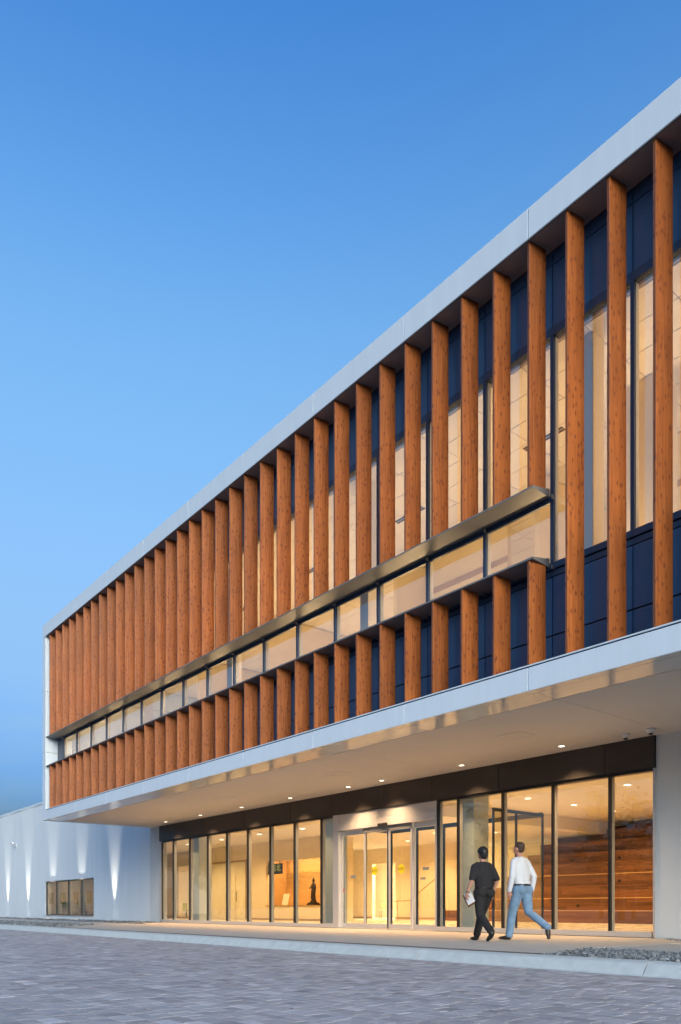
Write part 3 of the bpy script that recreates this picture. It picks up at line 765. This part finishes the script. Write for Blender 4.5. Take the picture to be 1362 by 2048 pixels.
# middle zone rear wall with a lit passage
mw = BM()
box(mw, -46, -31.0, 27.5, 27.7, .011, 3.75); box(mw, -31.0, -29.2, 27.5, 27.7, 2.95, 3.75); box(mw, -29.2, -24.4, 27.5, 27.7, .011, 3.75)
MW = mk('inner_wall', mw, 'cream_wall', BLD)
mk('baseboard', bbox(-46, -31.0, 27.48, 27.499, .012, .12), 'beige_trim', MW); mk('baseboard', bbox(-29.2, -24.4, 27.48, 27.499, .012, .12), 'beige_trim', MW)
lamp('passage_light', 'AREA', (-30.1, 29.3, 3.6), 300, (1, .80, .52), BLD, shape='RECTANGLE', size=1.2, size_y=1.2)
lamp('room_light', 'AREA', (-40, 23.2, 3.6), 120, (1, .72, .40), BLD, shape='RECTANGLE', size=1.6, size_y=1.6)
# ceiling lights of the lobby
LG = [(-12.29, 21.04), (-15.9, 21.05), (-15.88, 23.66), (-15.95, 26.3), (-19.46, 26.3), (-12.3, 23.7), (-12.3, 26.3), (-12.29, 17.6), (-15.9, 18.4), (-19.46, 21.0), (-9.0, 18.4), (-9.0, 22.5)]
LGL = [(-24.66, 18.16), (-27.7, 18.1), (-31.0, 18.18), (-34.3, 18.2), (-22.0, 18.2), (-22.5, 23.5), (-37.6, 18.2), (-30, 24.5), (-20.8, 25.3), (-26, 25.3), (-20.2, 20.5)]  # last entries are extra spots, added to brighten the middle zone
for i, (x, y_) in enumerate(LG + LGL):
    zc_ = 4.25 if i < len(LG) else 3.75
    bm = BM(); lathe(bm, [(.10, -.001), (.10, -.006)], 16); mk('ceiling_spot', bm, 'lamp_glow', BLD, (x, y_, zc_))
    lamp('lobby_light', 'SPOT', (x, y_, zc_ - .03), 118 if i < len(LG) else (150 if x < -21.9 and y_ < 19 else 220), WARM, BLD, spot_size=R(150), spot_blend=.6, shadow_soft_size=.09)

# tiered timber seating
BT = empty('tiered_seating', (-17, 28, .012), 'dark timber stepped seating filling the right end of the lobby', 'seating')
for t in range(8):
    y0 = 26.0 + .5 * t; z0 = .49 * t + .012
    xl = -24.3 + (.9 * t if t < 3 else 1.8 + .32 * (t - 2)); xr = -6.61
    bmk = bbox(xl + .02, xr, y0 + .03, y0 + .53, z0, z0 + .452)
    tier = mk('tier', bmk, 'seat_wood', BT)
    nb = 3
    hgt = .458 / nb
    for q in range(nb):
        x = xl + rnd.uniform(-.8, 0); 
        while x < xr - .1:
            ln = rnd.uniform(1.4, 2.6); xa = max(x, xl); xb = min(x + ln, xr)
            if xb - xa > .05: mk('plank', bbox(xa + .002, xb - .002, y0, y0 + .028, z0 + hgt * q + .0015, z0 + hgt * (q + 1) - .0015), 'seat_wood', tier)
            x += ln
    mk('nosing', bbox(xl, xr, y0 - .02, y0 + .56, z0 + .459, z0 + .4895), 'alcove_wood' if t in (0, 1, 3) else 'seat_wood', tier)
for t, xo in ((1, -17.6), (1, -14.4), (3, -19.3), (3, -16.4), (3, -13.6), (5, -19.2), (5, -17.0), (5, -14.6)):
    mk('power_outlet', bbox(xo - .06, xo + .06, 26.0 + .5 * t - .012, 26.0 + .5 * t - .0005, .49 * t + .14, .49 * t + .24), 'black_plastic', BT)
mk('back_panel', bbox(-17.3, -6.61, 30.1, 30.2, 3.94, 4.2), 'seat_wood', BT)
mk('back_panel', bbox(-19.8, -17.301, 30.1, 30.2, 3.94, 4.12), 'seat_wood', BT)
hr = empty('handrail', (-26.2, 25.2, 0), 'brown wall handrail rising beside the lobby steps', 'handrail')
bm = BM(); tube(bm, [(-27.0, 25.3, .92), (-25.9, 25.3, .94), (-23.9, 25.3, 2.1)], .025, 8); mk('rail', bm, 'beige_trim', hr)
for p in ((-26.7, .9), (-25.2, 1.3)):
    bm = BM(); tube(bm, [(p[0], 25.3, p[1]), (p[0], 25.3, 0.012)], .015, 6); mk('post', bm, 'beige_trim', hr)

# ------------------------------------------------------------------ things in the lobby
def statue(loc):
    e = empty('bronze_statue', loc, 'dark bronze standing robed figure on black base in the wooden alcove', 'statue')
    bm = BM()
    tube(bm, [(0, 0, .20), (0, 0, .30), (.0, 0, .55), (0, 0, .80), (0, 0, .93), (0, 0, 1.0)], [(.13, .11), (.115, .10), (.10, .085), (.12, .085), (.125, .075), (.06, .05)], 16)
    tube(bm, [(0, 0, .98), (0, 0, 1.07)], [.04, .036], 10)
    ball(bm, (0, 0, 1.12), (.062, .07, .085)); ball(bm, (0, .01, 1.215), (.035, .035, .04))
    tube(bm, [(-.12, 0, .93), (-.16, -.02, .80), (-.10, -.12, .76), (-.05, -.15, .80)], [.04, .036, .03, .026], 10)
    tube(bm, [(.12, 0, .93), (.15, 0, .76), (.165, -.03, .60), (.165, -.05, .52)], [.04, .033, .028, .02], 10)
    for a in range(7): tube(bm, [(-.09 + .03 * a, -.085, .3), (-.07 + .024 * a, -.075, .6), (-.06 + .02 * a, -.06, .86)], .012, 6)
    sub('figure', bm, 'bronze', e, True)
    bm = BM(); lathe(bm, [(.15, .12), (.16, .15), (.13, .18), (.155, .21), (.10, .215)], 16); sub('lotus_base', bm, 'bronze', e, True)
    bm = BM(); box(bm, -.30, .30, -.17, .17, 0, .06); box(bm, -.25, .25, -.14, .14, .0601, .12); sub('plinth', bm, 'plinth_black', e)
statue((-27.75, YA + .55, .72))
e = empty('hanging_sign', (-30.60, YA + .15, 2.2), 'dark blue hanging board with pale green characters above the alcove', 'sign')
sub('board', bevel(bbox(-.42, .98, -.02, .02, 0, .50), .006), 'board_blue', e)
for i, ch in enumerate(('三', '益', '北')):
    t = sub('character', text_mesh(ch, .36, 'glyph_green', 'character', .003), None, e, loc=(-.12 + .40 * i, -.024, .27)); t.rotation_euler = (R(90), 0, 0)
for x in (-.2, .75): sub('hanger', bbox(x - .02, x + .02, -.015, .015, .501, .60), 'black_plastic', e)
e = empty('display_card', (-29.75, YA + .35, .721), 'small cream card leaning on the alcove shelf left of the statue', 'card')
bm = bbox(-.24, .24, -.006, .006, 0, .56); bmesh.ops.rotate(bm, verts=bm.verts, matrix=Matrix.Rotation(R(-14), 3, 'X')); sub('board', bm, 'cream_door', e)
def chair(loc, rz, m_seat, label, cat='chair', group=None):
    e = empty('chair', loc, label, cat, group, rz)
    bm = bbox(-.23, .23, -.22, .22, .43, .48); bevel(bm, .02, 2); sub('seat', bm, m_seat, e)
    bm = BM(); prism(bm, [(.20, .58), (.235, .58), (.30, .90), (.265, .90)], 'x', -.22, .22); sub('backrest', bm, m_seat, e)
    for sx in (-1, 1):
        bm = BM(); tube(bm, [(sx * .2, -.19, .0), (sx * .19, -.17, .43)], .012, 8); sub('leg', bm, 'chair_metal', e)
        bm = BM(); tube(bm, [(sx * .2, .22, .0), (sx * .19, .17, .43)], .012, 8); sub('leg', bm, 'chair_metal', e)
        bm = BM(); tube(bm, [(sx * .19, .17, .47), (sx * .19, .25, .72)], .012, 8); sub('back_post', bm, 'chair_metal', e)
    return e
def pedestal_chair(loc, rz, label, group=None):
    e = empty('pedestal_chair', loc, label, 'chair', group, rz)
    bm = bbox(-.26, .26, -.24, .24, .42, .50); bevel(bm, .03, 2); sub('seat', bm, 'chair_green', e)
    bm = bbox(-.26, .26, .21, .26, .52, .88); bevel(bm, .02, 2); sub('backrest', bm, 'chair_green', e)
    bm = BM(); lathe(bm, [(.035, .03), (.035, .42)], 12); sub('stem', bm, 'black_plastic', e)
    bm = BM(); lathe(bm, [(.24, 0), (.23, .02), (.04, .035)], 20); sub('base', bm, 'black_plastic', e)
pedestal_chair((-40.9, 21.6, .012), R(200), 'green chair on black pedestal in the doorway left of double doors')
chair((-30.6, 28.0, .012), R(35), 'table_cream', 'light metal legged chair in the lit passage behind the sliding door')

# ------------------------------------------------------------------ low wing on the left
WG = empty('low_wing', (-52, 16, 0), 'low white panelled wing with a long window left of the main building', 'building')
JX = [-30.105, -32.65, -36.26, -39.95, -43.7, -47.35, -51.0, -54.7, -58.4, -62.1, -65.8, -69.5, -74]
WX0, WX1, WZ0, WZ1 = -43.3, -36.30, .19, 2.05
for a, b in zip(JX, JX[1:]):
    bm = BM(); a_, b_ = a - .005, b + .005
    if b >= -43.71 and a <= -36.2:
        x0, x1 = max(b_, WX0), min(a_, WX1)
        box(bm, b_, a_, YS, YS + .14, WZ1, 6.38); box(bm, b_, a_, YS, YS + .14, 0, WZ0)
        if b_ < WX0: box(bm, b_, WX0, YS, YS + .14, WZ0, WZ1)
        if a_ > WX1: box(bm, WX1, a_, YS, YS + .14, WZ0, WZ1)
        bmesh.ops.remove_doubles(bm, verts=bm.verts, dist=1e-5)
    else: box(bm, b_, a_, YS, YS + .14, 0, 6.38)
    mk('wall_panel', bm, 'wing_panel', WG)
bk = BM(); box(bk, -74, WX0, YS + .15, YS + .3, -.1, 6.3); box(bk, WX1, -30.11, YS + .15, YS + .3, -.1, 6.3); box(bk, WX0, WX1, YS + .15, YS + .3, WZ1, 6.3); box(bk, WX0, WX1, YS + .15, YS + .3, -.1, WZ0)
mk('core_wall', bk, 'wing_panel', WG)
bm = bbox(-74.1, -30.11, YS - .04, YS + .5, 6.39, 6.52); mk('coping', bm, 'white_panel', WG)
mk('roof_deck', bbox(-74, -30.2, YS + .31, 31.5, 6.2, 6.35), 'far_roof', WG)
mk('side_wall', bbox(-74.2, -74.0, YS, 31.5, -.1, 6.4), 'wing_panel', WG)
bm = BM()
box(bm, WX0, WX1, YS + .03, YS + .13, WZ0, WZ0 + .05); box(bm, WX0, WX1, YS + .03, YS + .13, WZ1 - .05, WZ1)
wxs = [WX1 - .03, -38.05, -39.85, -41.65, WX0 + .03]
for x in wxs: box(bm, x - .03, x + .03, YS + .03, YS + .13, WZ0 + .0501, WZ1 - .0501)
WW = mk('long_window', bm, 'black_frame', WG)
for a, b in zip(wxs, wxs[1:]):
    mk('pane', bbox(b + .031, a - .031, YS + .08, YS + .086, WZ0 + .051, WZ1 - .051), 'wing_glass', WW)
    mk('inner_mullion', bbox(b - .028, b + .028, YS + .131, YS + .21, WZ0 + .05, WZ1), 'white_frame', WW)
mk('sill', bbox(WX0 - .02, WX1 + .02, YS - .03, YS + .029, WZ0 - .03, WZ0 + .015), 'aluminium', WW)
mk('head_trim', bbox(WX0 - .02, WX1 + .02, YS - .035, YS + .029, WZ1 - .012, WZ1 + .02), 'aluminium', WW)
rm = BM(); box(rm, -44.2, -35.9, 17.4, 17.5, 0, 2.6); box(rm, -44.3, -44.2, YS + .31, 17.4, 0, 2.6); box(rm, -35.9, -35.8, YS + .31, 17.4, 0, 2.6); box(rm, -44.2, -35.9, YS + .31, 17.4, 2.6, 2.7); box(rm, -44.2, -35.9, YS + .31, 17.4, -.05, .012)
mk('canteen_room', rm, 'path_concrete', WG)
lamp('canteen_light', 'AREA', (-38.2, 15.9, 2.55), 48, WARM, WG, shape='RECTANGLE', size=1.5, size_y=.5)
lamp('canteen_light', 'AREA', (-42, 15.9, 2.55), 48, WARM, WG, shape='RECTANGLE', size=1.5, size_y=.5)
for i, x in enumerate((-36.9, -37.9, -39.2, -40.2, -41.4, -42.4)):
    w = ['nearest the right end of', 'second from the right in', 'third from the right in', 'third from the left in', 'second from the left in', 'nearest the left end of'][i]
    chair((x, 15.05 + .1 * (i % 2), .012), R(180 + 12 * (i % 3 - 1)), 'chair_green' if i % 2 else 'table_cream', ('yellow green' if i % 2 else 'cream') + ' canteen chair %s the low long window' % w, group='canteen chairs behind the low window')
def table(x, label):
    e = empty('canteen_table', (x, 16.1, .012), label, 'table', 'canteen tables behind the low window')
    sub('tabletop', bevel(bbox(-.75, .75, -.38, .38, .70, .735), .006), 'table_cream', e)
    for sx in (-.65, .65):
        for sy in (-.3, .3): sub('leg', bbox(sx - .02, sx + .02, sy - .02, sy + .02, 0, .70), 'chair_metal', e)
table(-37.6, 'cream canteen table at the right end of the low window'); table(-40.0, 'cream canteen table in the middle of the low window'); table(-42.3, 'cream canteen table at the left end of the low window')
# bullet camera
e = empty('bullet_camera', (-48.6, YS, 4.5), 'small white bullet camera high on the low white wing', 'camera')
bm = BM(); tube(bm, [(-.25, -.22, .05), (.20, -.26, .0)], [.06, .065], 12); sub('barrel', bm, 'camera_white', e, True)
bm = BM(); tube(bm, [(0, 0, -.12), (0, -.12, -.12), (0, -.24, .0)], .025, 8); sub('arm', bm, 'camera_white', e, True)
bm = bbox(-.07, .07, -.03, -.001, -.2, -.04); sub('wall_plate', bm, 'camera_white', e)
# ground uplights
for i, x in enumerate((-50.3, -46.3, -42.05, -37.85, -33.8)):
    nm = ['furthest left', 'second from left', 'under left half of low window', 'under right half of low window', 'nearest the lobby glass'][i]
    e = empty('ground_uplight', (x, YS - .30, 0), 'small round ground light by the white wing, %s' % nm, 'light', 'uplights along the low wing')
    bm = BM(); lathe(bm, [(.12, -.08), (.12, .05), (.09, .055), (.088, .04)], 20); sub('bezel', bm, 'camera_white', e, True)
    bm = BM(); lathe(bm, [(.085, .035), (.085, .045)], 20); sub('lens', bm, 'lamp_glow_cool', e)
    lamp('uplight_beam', 'SPOT', (x, YS - .30, .07), 330, (1, .88, .70), None, spot_size=R(30), spot_blend=1.0, shadow_soft_size=.05, rot=(R(180 - 3.4), 0, 0))

# ------------------------------------------------------------------ people
def fuse(bm, voxel, smooth=4, fac=.5):
    """turn overlapping volumes into one continuous skin"""
    me = bpy.data.meshes.new('tmp'); bm.to_mesh(me); bm.free()
    o = bpy.data.objects.new('tmp', me); COL.objects.link(o)
    m = o.modifiers.new('r', 'REMESH'); m.mode = 'VOXEL'; m.voxel_size = voxel
    q = o.modifiers.new('s', 'SMOOTH'); q.factor = fac; q.iterations = smooth
    dg = bpy.context.evaluated_depsgraph_get(); out = bpy.data.meshes.new_from_object(o.evaluated_get(dg))
    bpy.data.objects.remove(o); bpy.data.meshes.remove(me)
    for p in out.polygons: p.use_smooth = True
    return out
def lerp(a, b, t): return tuple(a[i] + (b[i] - a[i]) * t for i in range(3))
def limb(bm, pts, rad, n=14):
    P = [pts[0]]; Rr = [rad[0]]
    for i in range(len(pts) - 1):
        for t in (.33, .66, 1):
            P.append(lerp(pts[i], pts[i + 1], t)); Rr.append(rad[i] + (rad[i + 1] - rad[i]) * t)
    tube(bm, P, Rr, n)
    for p, r in zip(pts, rad): ball(bm, p, r)
def hand(bm, wrist, d, palm_n, side, curl):
    """palm, four unequal bent fingers and a thumb; d = pointing direction, palm_n = palm normal"""
    d = Vector(d).normalized(); n = Vector(palm_n).normalized(); w = d.cross(n).normalized() * side; W = Vector(wrist)
    tube(bm, [W, W + d * .045, W + d * .085], [(.026, .017), (.038, .017), (.036, .013)], 10, flat=tuple(n))
    for i, ln in enumerate((.066, .076, .070, .054)):
        p = W + d * .082 + w * (.027 - .018 * i); a = p; pts = [tuple(a)]; ang = curl * .35
        for seg in (.45, .32, .23):
            dr = d * math.cos(ang) + n * math.sin(ang); a = a + dr * ln * seg; pts.append(tuple(a)); ang += curl * .5
        tube(bm, pts, [.0088, .0083, .0076, .0062], 8)
    b = W + d * .025 + w * .030
    tube(bm, [tuple(b), tuple(b + d * .03 + w * .018 + n * .012), tuple(b + d * .058 + w * .02 + n * .028)], [.011, .0095, .0075], 8)
def person(label, loc, heading, H, P, C, hair_kind):
    k = H / 1.75
    e = empty('person', loc, label, 'person', rz=math.atan2(-heading[0], heading[1])); e.scale = (k * 1.11, k * 1.06, k)
    pel, che, nb, hd_ = P['pelvis'], P['chest'], P['neck'], P['head']
    legs = [(P['hipL'], P['kneeL'], P['ankL']), (P['hipR'], P['kneeR'], P['ankR'])]
    arms = [(P['shL'], P['elL'], P['wrL']), (P['shR'], P['elR'], P['wrR'])]
    b = BM()
    tube(b, [lerp(pel, che, -.12), pel, lerp(pel, che, .35), lerp(pel, che, .7), che, lerp(che, nb, .6)], [(.11, .09), (.15, .105), (.128, .09), (.15, .105), (.165, .105), (.085, .07)], 18)
    tube(b, [lerp(che, nb, .5), nb, lerp(nb, hd_, .45)], [.064, .056, .052], 14)
    for a in arms: limb(b, a, [.05, .038, .026])
    for l in legs: limb(b, l, [.08, .052, .036])
    hx, hy, hz = hd_
    ball(b, (hx, hy - .008, hz + .022), (.074, .092, .098), 18, 14); ball(b, (hx, hy + .028, hz - .045), (.055, .062, .066), 16, 12)
    ball(b, (hx, hy + .092, hz - .022), (.012, .018, .022)); ball(b, (hx, hy + .072, hz - .062), (.026, .018, .009))
    for sx in (-1, 1):
        ball(b, (hx + sx * .076, hy - .004, hz - .012), (.011, .020, .032)); ball(b, (hx + sx * .03, hy + .080, hz + .004), (.015, .010, .009))
    for a, dd_, nn, sd, cu in zip(arms, (P['hdL'], P['hdR']), (P['hnL'], P['hnR']), (1, -1), (P.get('curlL', .8), P.get('curlR', .8))): hand(b, a[2], dd_, nn, sd, cu)
    me = fuse(b, .0075, 3); me.materials.append(MATS[C['skin']]); sub('body', me, None, e)
    # shirt
    b = BM()
    tube(b, [lerp(pel, che, .04), lerp(pel, che, .22), lerp(pel, che, .55), lerp(pel, che, .8), lerp(che, nb, .12), lerp(che, nb, .72)], [(.162, .122), (.158, .120), (.164, .122), (.186, .126), (.180, .116), (.090, .078)], 20)
    tube(b, [lerp(che, nb, .6), lerp(che, nb, 1.08)], [(.072, .072), (.062, .064)], 16)
    tube(b, [lerp(arms[0][0], nb, -.02), lerp(arms[0][0], nb, .35), lerp(che, nb, .62), lerp(arms[1][0], nb, .35), lerp(arms[1][0], nb, -.02)], [.056, .064, .066, .064, .056], 14)
    for a in arms:
        end = lerp(a[0], a[1], C['sleeve']) if C['sleeve'] <= 1 else lerp(a[1], a[2], C['sleeve'] - 1)
        pts = [a[0], end] if C['sleeve'] <= 1 else [a[0], a[1], end]
        limb(b, pts, [.058, .062] if C['sleeve'] <= 1 else [.058, .052, .040])
    for t in range(5):       # cloth folds at the waist and back
        zz = .18 + .13 * t; q = lerp(pel, che, zz)
        tube(b, [(q[0] - .11, q[1] - .098, q[2] + .01 * (t % 2)), (q[0], q[1] - .112, q[2] - .012), (q[0] + .11, q[1] - .098, q[2] + .014 * ((t + 1) % 2))], .012, 6)
    me = fuse(b, .010, 3); me.materials.append(MATS[C['shirt']]); sub('shirt', me, None, e)
    # trousers
    b = BM()
    tube(b, [lerp(pel, che, -.16), pel, lerp(pel, che, .10), lerp(pel, che, .16)], [(.13, .11), (.166, .128), (.160, .122), (.150, .114)], 20)
    for s_, l in zip((-1, 1), legs):
        ball(b, (l[0][0], l[0][1] - .05, l[0][2] + .0), (.088, .085, .10))
        limb(b, [l[0], lerp(l[0], l[1], .5), l[1], lerp(l[1], l[2], .5), lerp(l[1], l[2], C['cuff'])], [.105, .090, .074, .068, .064])
        for t in (.78, .92): q = lerp(l[0], l[1], t); tube(b, [(q[0] - .055, q[1] - .05, q[2]), (q[0], q[1] - .074, q[2] - .012), (q[0] + .055, q[1] - .05, q[2] + .006)], .012, 6)
    me = fuse(b, .010, 3); me.materials.append(MATS[C['trousers']]); sub('trousers', me, None, e)
    b = BM(); q = lerp(pel, che, .15); tube(b, [(q[0], q[1], q[2] - .016), (q[0], q[1], q[2] + .016)], [(.168, .132), (.164, .129)], 24); sub('belt', b, 'leather_black', e, True)
    for l, toe in zip(legs, (P['toeL'], P['toeR'])):
        b = BM(); a = l[2]; T = Vector(toe); A = Vector(a); hl = A + (A - T).normalized() * .03 + Vector((0, 0, -.045))
        tube(b, [tuple(A + Vector((0, 0, .02))), tuple(A + Vector((0, 0, -.03)))], [.045, .05], 12)
        tube(b, [tuple(hl), tuple(A.lerp(T, .15) + Vector((0, 0, -.04))), tuple(A.lerp(T, .6) + Vector((0, 0, -.018))), tuple(T)], [(.036, .036), (.043, .045), (.047, .036), (.03, .022)], 14)
        ball(b, tuple(T), (.036, .03, .022))
        me = fuse(b, .009, 3); me.materials.append(MATS[C['shoe']]); sub('shoe', me, None, e)
    # hair
    b = BM()
    if hair_kind == 'full':
        ball(b, (hx, hy - .018, hz + .036), (.090, .104, .100), 20, 14); ball(b, (hx, hy - .052, hz - .03), (.074, .060, .082), 16, 12)
        for i in range(14):
            an = rnd.uniform(0, 6.28); zz = rnd.uniform(-.07, .05); ball(b, (hx + .08 * math.cos(an) * (1 - abs(zz) * 3), hy - .035 + .085 * math.sin(an) * (1 - abs(zz) * 3) * (1 if math.sin(an) < 0 else .5), hz + .03 + zz), rnd.uniform(.016, .022), 8, 6)
    else:
        ball(b, (hx, hy - .022, hz + .040), (.079, .092, .088), 20, 14); ball(b, (hx, hy - .055, hz - .012), (.066, .044, .062), 16, 12)
    me = fuse(b, .008, 2); me.materials.append(MATS[C['hair']]); sub('hair', me, None, e)
    return e
PA = dict(pelvis=(0, 0, .93), chest=(0, .03, 1.30), neck=(0, .035, 1.47), head=(0, .05, 1.635),
          hipL=(-.09, 0, .90), kneeL=(-.085, -.01, .49), ankL=(-.08, -.35, .175), toeL=(-.085, -.24, .03),
          hipR=(.09, 0, .90), kneeR=(.085, .20, .52), ankR=(.08, .35, .085), toeR=(.09, .52, .035),
          shL=(-.172, .03, 1.385), elL=(-.255, -.03, 1.13), wrL=(-.315, .03, .89), hdL=(-.12, .10, -1), hnL=(1, .15, 0), curlL=1.25,
          shR=(.172, .03, 1.385), elR=(.235, -.05, 1.13), wrR=(.215, .05, .90), hdR=(0, .12, -1), hnR=(-1, .2, 0))
CA = dict(skin='skin_tan', shirt='cloth_black', trousers='cloth_charcoal', shoe='leather_black', hair='hair_black', sleeve=.86, cuff=.93)
HA = Vector((-.965, .26)).normalized()
pa = person('person in black polo shirt and black trousers walking with papers in hand', (-8.96, 10.60, 0.0), HA, 1.67, PA, CA, 'full')
bm = BM(); tube(bm, [(-.300, .022, .925), (-.306, .025, .905)], [.034, .033], 16); sub('wrist_watch', bm, 'black_plastic', pa, True)
PB = dict(pelvis=(0, 0, .93), chest=(0, .03, 1.31), neck=(0, .04, 1.48), head=(0, .065, 1.64),
          hipL=(-.095, 0, .90), kneeL=(-.09, .13, .50), ankL=(-.09, .19, .085), toeL=(-.10, .37, .03),
          hipR=(.095, 0, .90), kneeR=(.09, -.07, .50), ankR=(.09, -.44, .235), toeR=(.09, -.46, .045),
          shL=(-.182, .03, 1.395), elL=(-.235, .02, 1.13), wrL=(-.225, .09, .87), hdL=(.05, .15, -1), hnL=(1, .1, 0),
          shR=(.182, .03, 1.395), elR=(.215, -.09, 1.14), wrR=(.20, -.06, .89), hdR=(0, .05, -1), hnR=(-1, .1, 0))
CB = dict(skin='skin_pink', shirt='cloth_white', trousers='denim', shoe='leather_dark', hair='hair_brown', sleeve=1.93, cuff=.99)
HB = Vector((-.97, -.05)).normalized()
pb = person('person in white long sleeved shirt and blue jeans striding beside the glass', (-8.86, 11.55, 0.0), HB, 1.80, PB, CB, 'short')
# papers and a small brown book held in the hand
rz = math.atan2(-HA[0], HA[1]); kA = 1.67 / 1.75
hp = Matrix.Rotation(rz, 4, 'Z') @ Vector((-.285 * kA, .075 * kA, .775 * kA)); 
bk_ = empty('held_papers', (pa.location.x + hp.x, pa.location.y + hp.y, hp.z), 'white papers and brown book in the hand of the person in black', 'papers', rz=rz)
bm = bbox(-.006, .006, -.075, .075, -.12, .12); bmesh.ops.rotate(bm, verts=bm.verts, matrix=Matrix.Rotation(R(-28), 3, 'X')); bmesh.ops.rotate(bm, verts=bm.verts, matrix=Matrix.Rotation(R(24), 3, 'Z'))
sub('book', bm, 'book_brown', bk_)
bm = bbox(-.016, -.0065, -.105, .045, -.09, .13); bmesh.ops.rotate(bm, verts=bm.verts, matrix=Matrix.Rotation(R(-28), 3, 'X')); bmesh.ops.rotate(bm, verts=bm.verts, matrix=Matrix.Rotation(R(24), 3, 'Z'))
sub('paper_stack', bm, 'paper', bk_)

# ------------------------------------------------------------------ across the lot, seen only mirrored in the glass
rt = random.Random(11); bm = BM(); lay = bm.loops.layers.float_color.new('tint'); leafy = set()
for i in range(17):
    cx_, cy_ = -12 - 4.6 * i + rt.uniform(-1.5, 1.5), -17 - rt.uniform(0, 9); h = rt.uniform(5, 9.5); w = rt.uniform(1.8, 3.0)
    tube(bm, [(cx_, cy_, -.2), (cx_ + .1, cy_, h * .35), (cx_, cy_ + .1, h * .75)], [.2, .14, .05], 7)
    for q in range(9):
        an = rt.uniform(0, 6.28); z0 = h * rt.uniform(.3, .6); tube(bm, [(cx_, cy_, z0), (cx_ + math.cos(an) * w * .7, cy_ + math.sin(an) * w * .7, z0 + h * .22)], [.06, .02], 5)
    clumps = [(Vector((cx_ + rt.gauss(0, w * .42), cy_ + rt.gauss(0, w * .42), h * rt.uniform(.38, .98))), rt.uniform(.4, .95)) for _ in range(30)]
    for c, r in clumps:
        for _ in range(42):
            p = c + Vector((rt.gauss(0, r * .5), rt.gauss(0, r * .5), rt.gauss(0, r * .4))); s_ = rt.uniform(.10, .2)
            u = Vector((rt.gauss(0, 1), rt.gauss(0, 1), rt.gauss(0, 1))).normalized(); v = u.orthogonal().normalized()
            fc = bm.faces.new([bm.verts.new(p + u * s_), bm.verts.new(p + v * s_ * .6), bm.verts.new(p - u * s_), bm.verts.new(p - v * s_ * .6)])
            t = rt.uniform(.5, 1.4)
            fc.material_index = 1
            for l in fc.loops: l[lay] = (.045 * t, .06 * t, .022 * t, 1)
for f_ in bm.faces:
    if f_.material_index == 0:
        for l in f_.loops: l[lay] = (.035, .028, .022, 1)
    f_.material_index = 0
o = mk('tree_line', bm, 'leaf'); tag(o, 'row of trees across the lot, mirrored in the lobby glass', 'trees', kind='stuff')
e = empty('far_building', (-105, -16, 0), 'low beige building across the lot, mirrored in the low window', 'building')
mk('wall', bbox(-118, -92, -24, -10, -.2, 5.5), 'far_beige', e); mk('roof', bbox(-118.3, -91.7, -24.3, -9.7, 5.501, 5.9), 'far_roof', e)
for x in (-115, -110, -105, -100, -95): mk('window', bbox(x - 1, x + 1, -9.995, -9.95, 1.2, 2.8), 'black_frame', e)
mk('door', bbox(-91.998, -91.95, -18, -15, -.1, 3.2), 'far_roof', e)

# a little litter blown over the paving
rl = random.Random(5); bm = BM(); lay = bm.loops.layers.float_color.new('tint'); n = 0
while n < 90:
    x, y_ = rl.uniform(-22, -1), rl.uniform(1.5, 7.6); zc, xr = cam_xy(x, y_)
    if zc < 4.8 or abs(xr) > .45 * zc: continue
    n += 1; s_ = rl.uniform(.006, .02); a = rl.uniform(0, 6.28); u = Vector((math.cos(a), math.sin(a), rl.uniform(-.1, .3))) * s_; v = Vector((-math.sin(a), math.cos(a), rl.uniform(0, .4))) * s_ * .6
    c = Vector((x, y_, PZ + .006)); fc = bm.faces.new([bm.verts.new(c + q) for q in (u, v, -u, -v)])
    t = rl.choice(((.03, .022, .018), (.05, .035, .02), (.16, .10, .05)))
    for l in fc.loops: l[lay] = (*t, 1)
tag(mk('leaf_litter', bm, 'leaf'), 'tiny dry leaf scraps scattered over the grey paving', 'litter', kind='stuff')
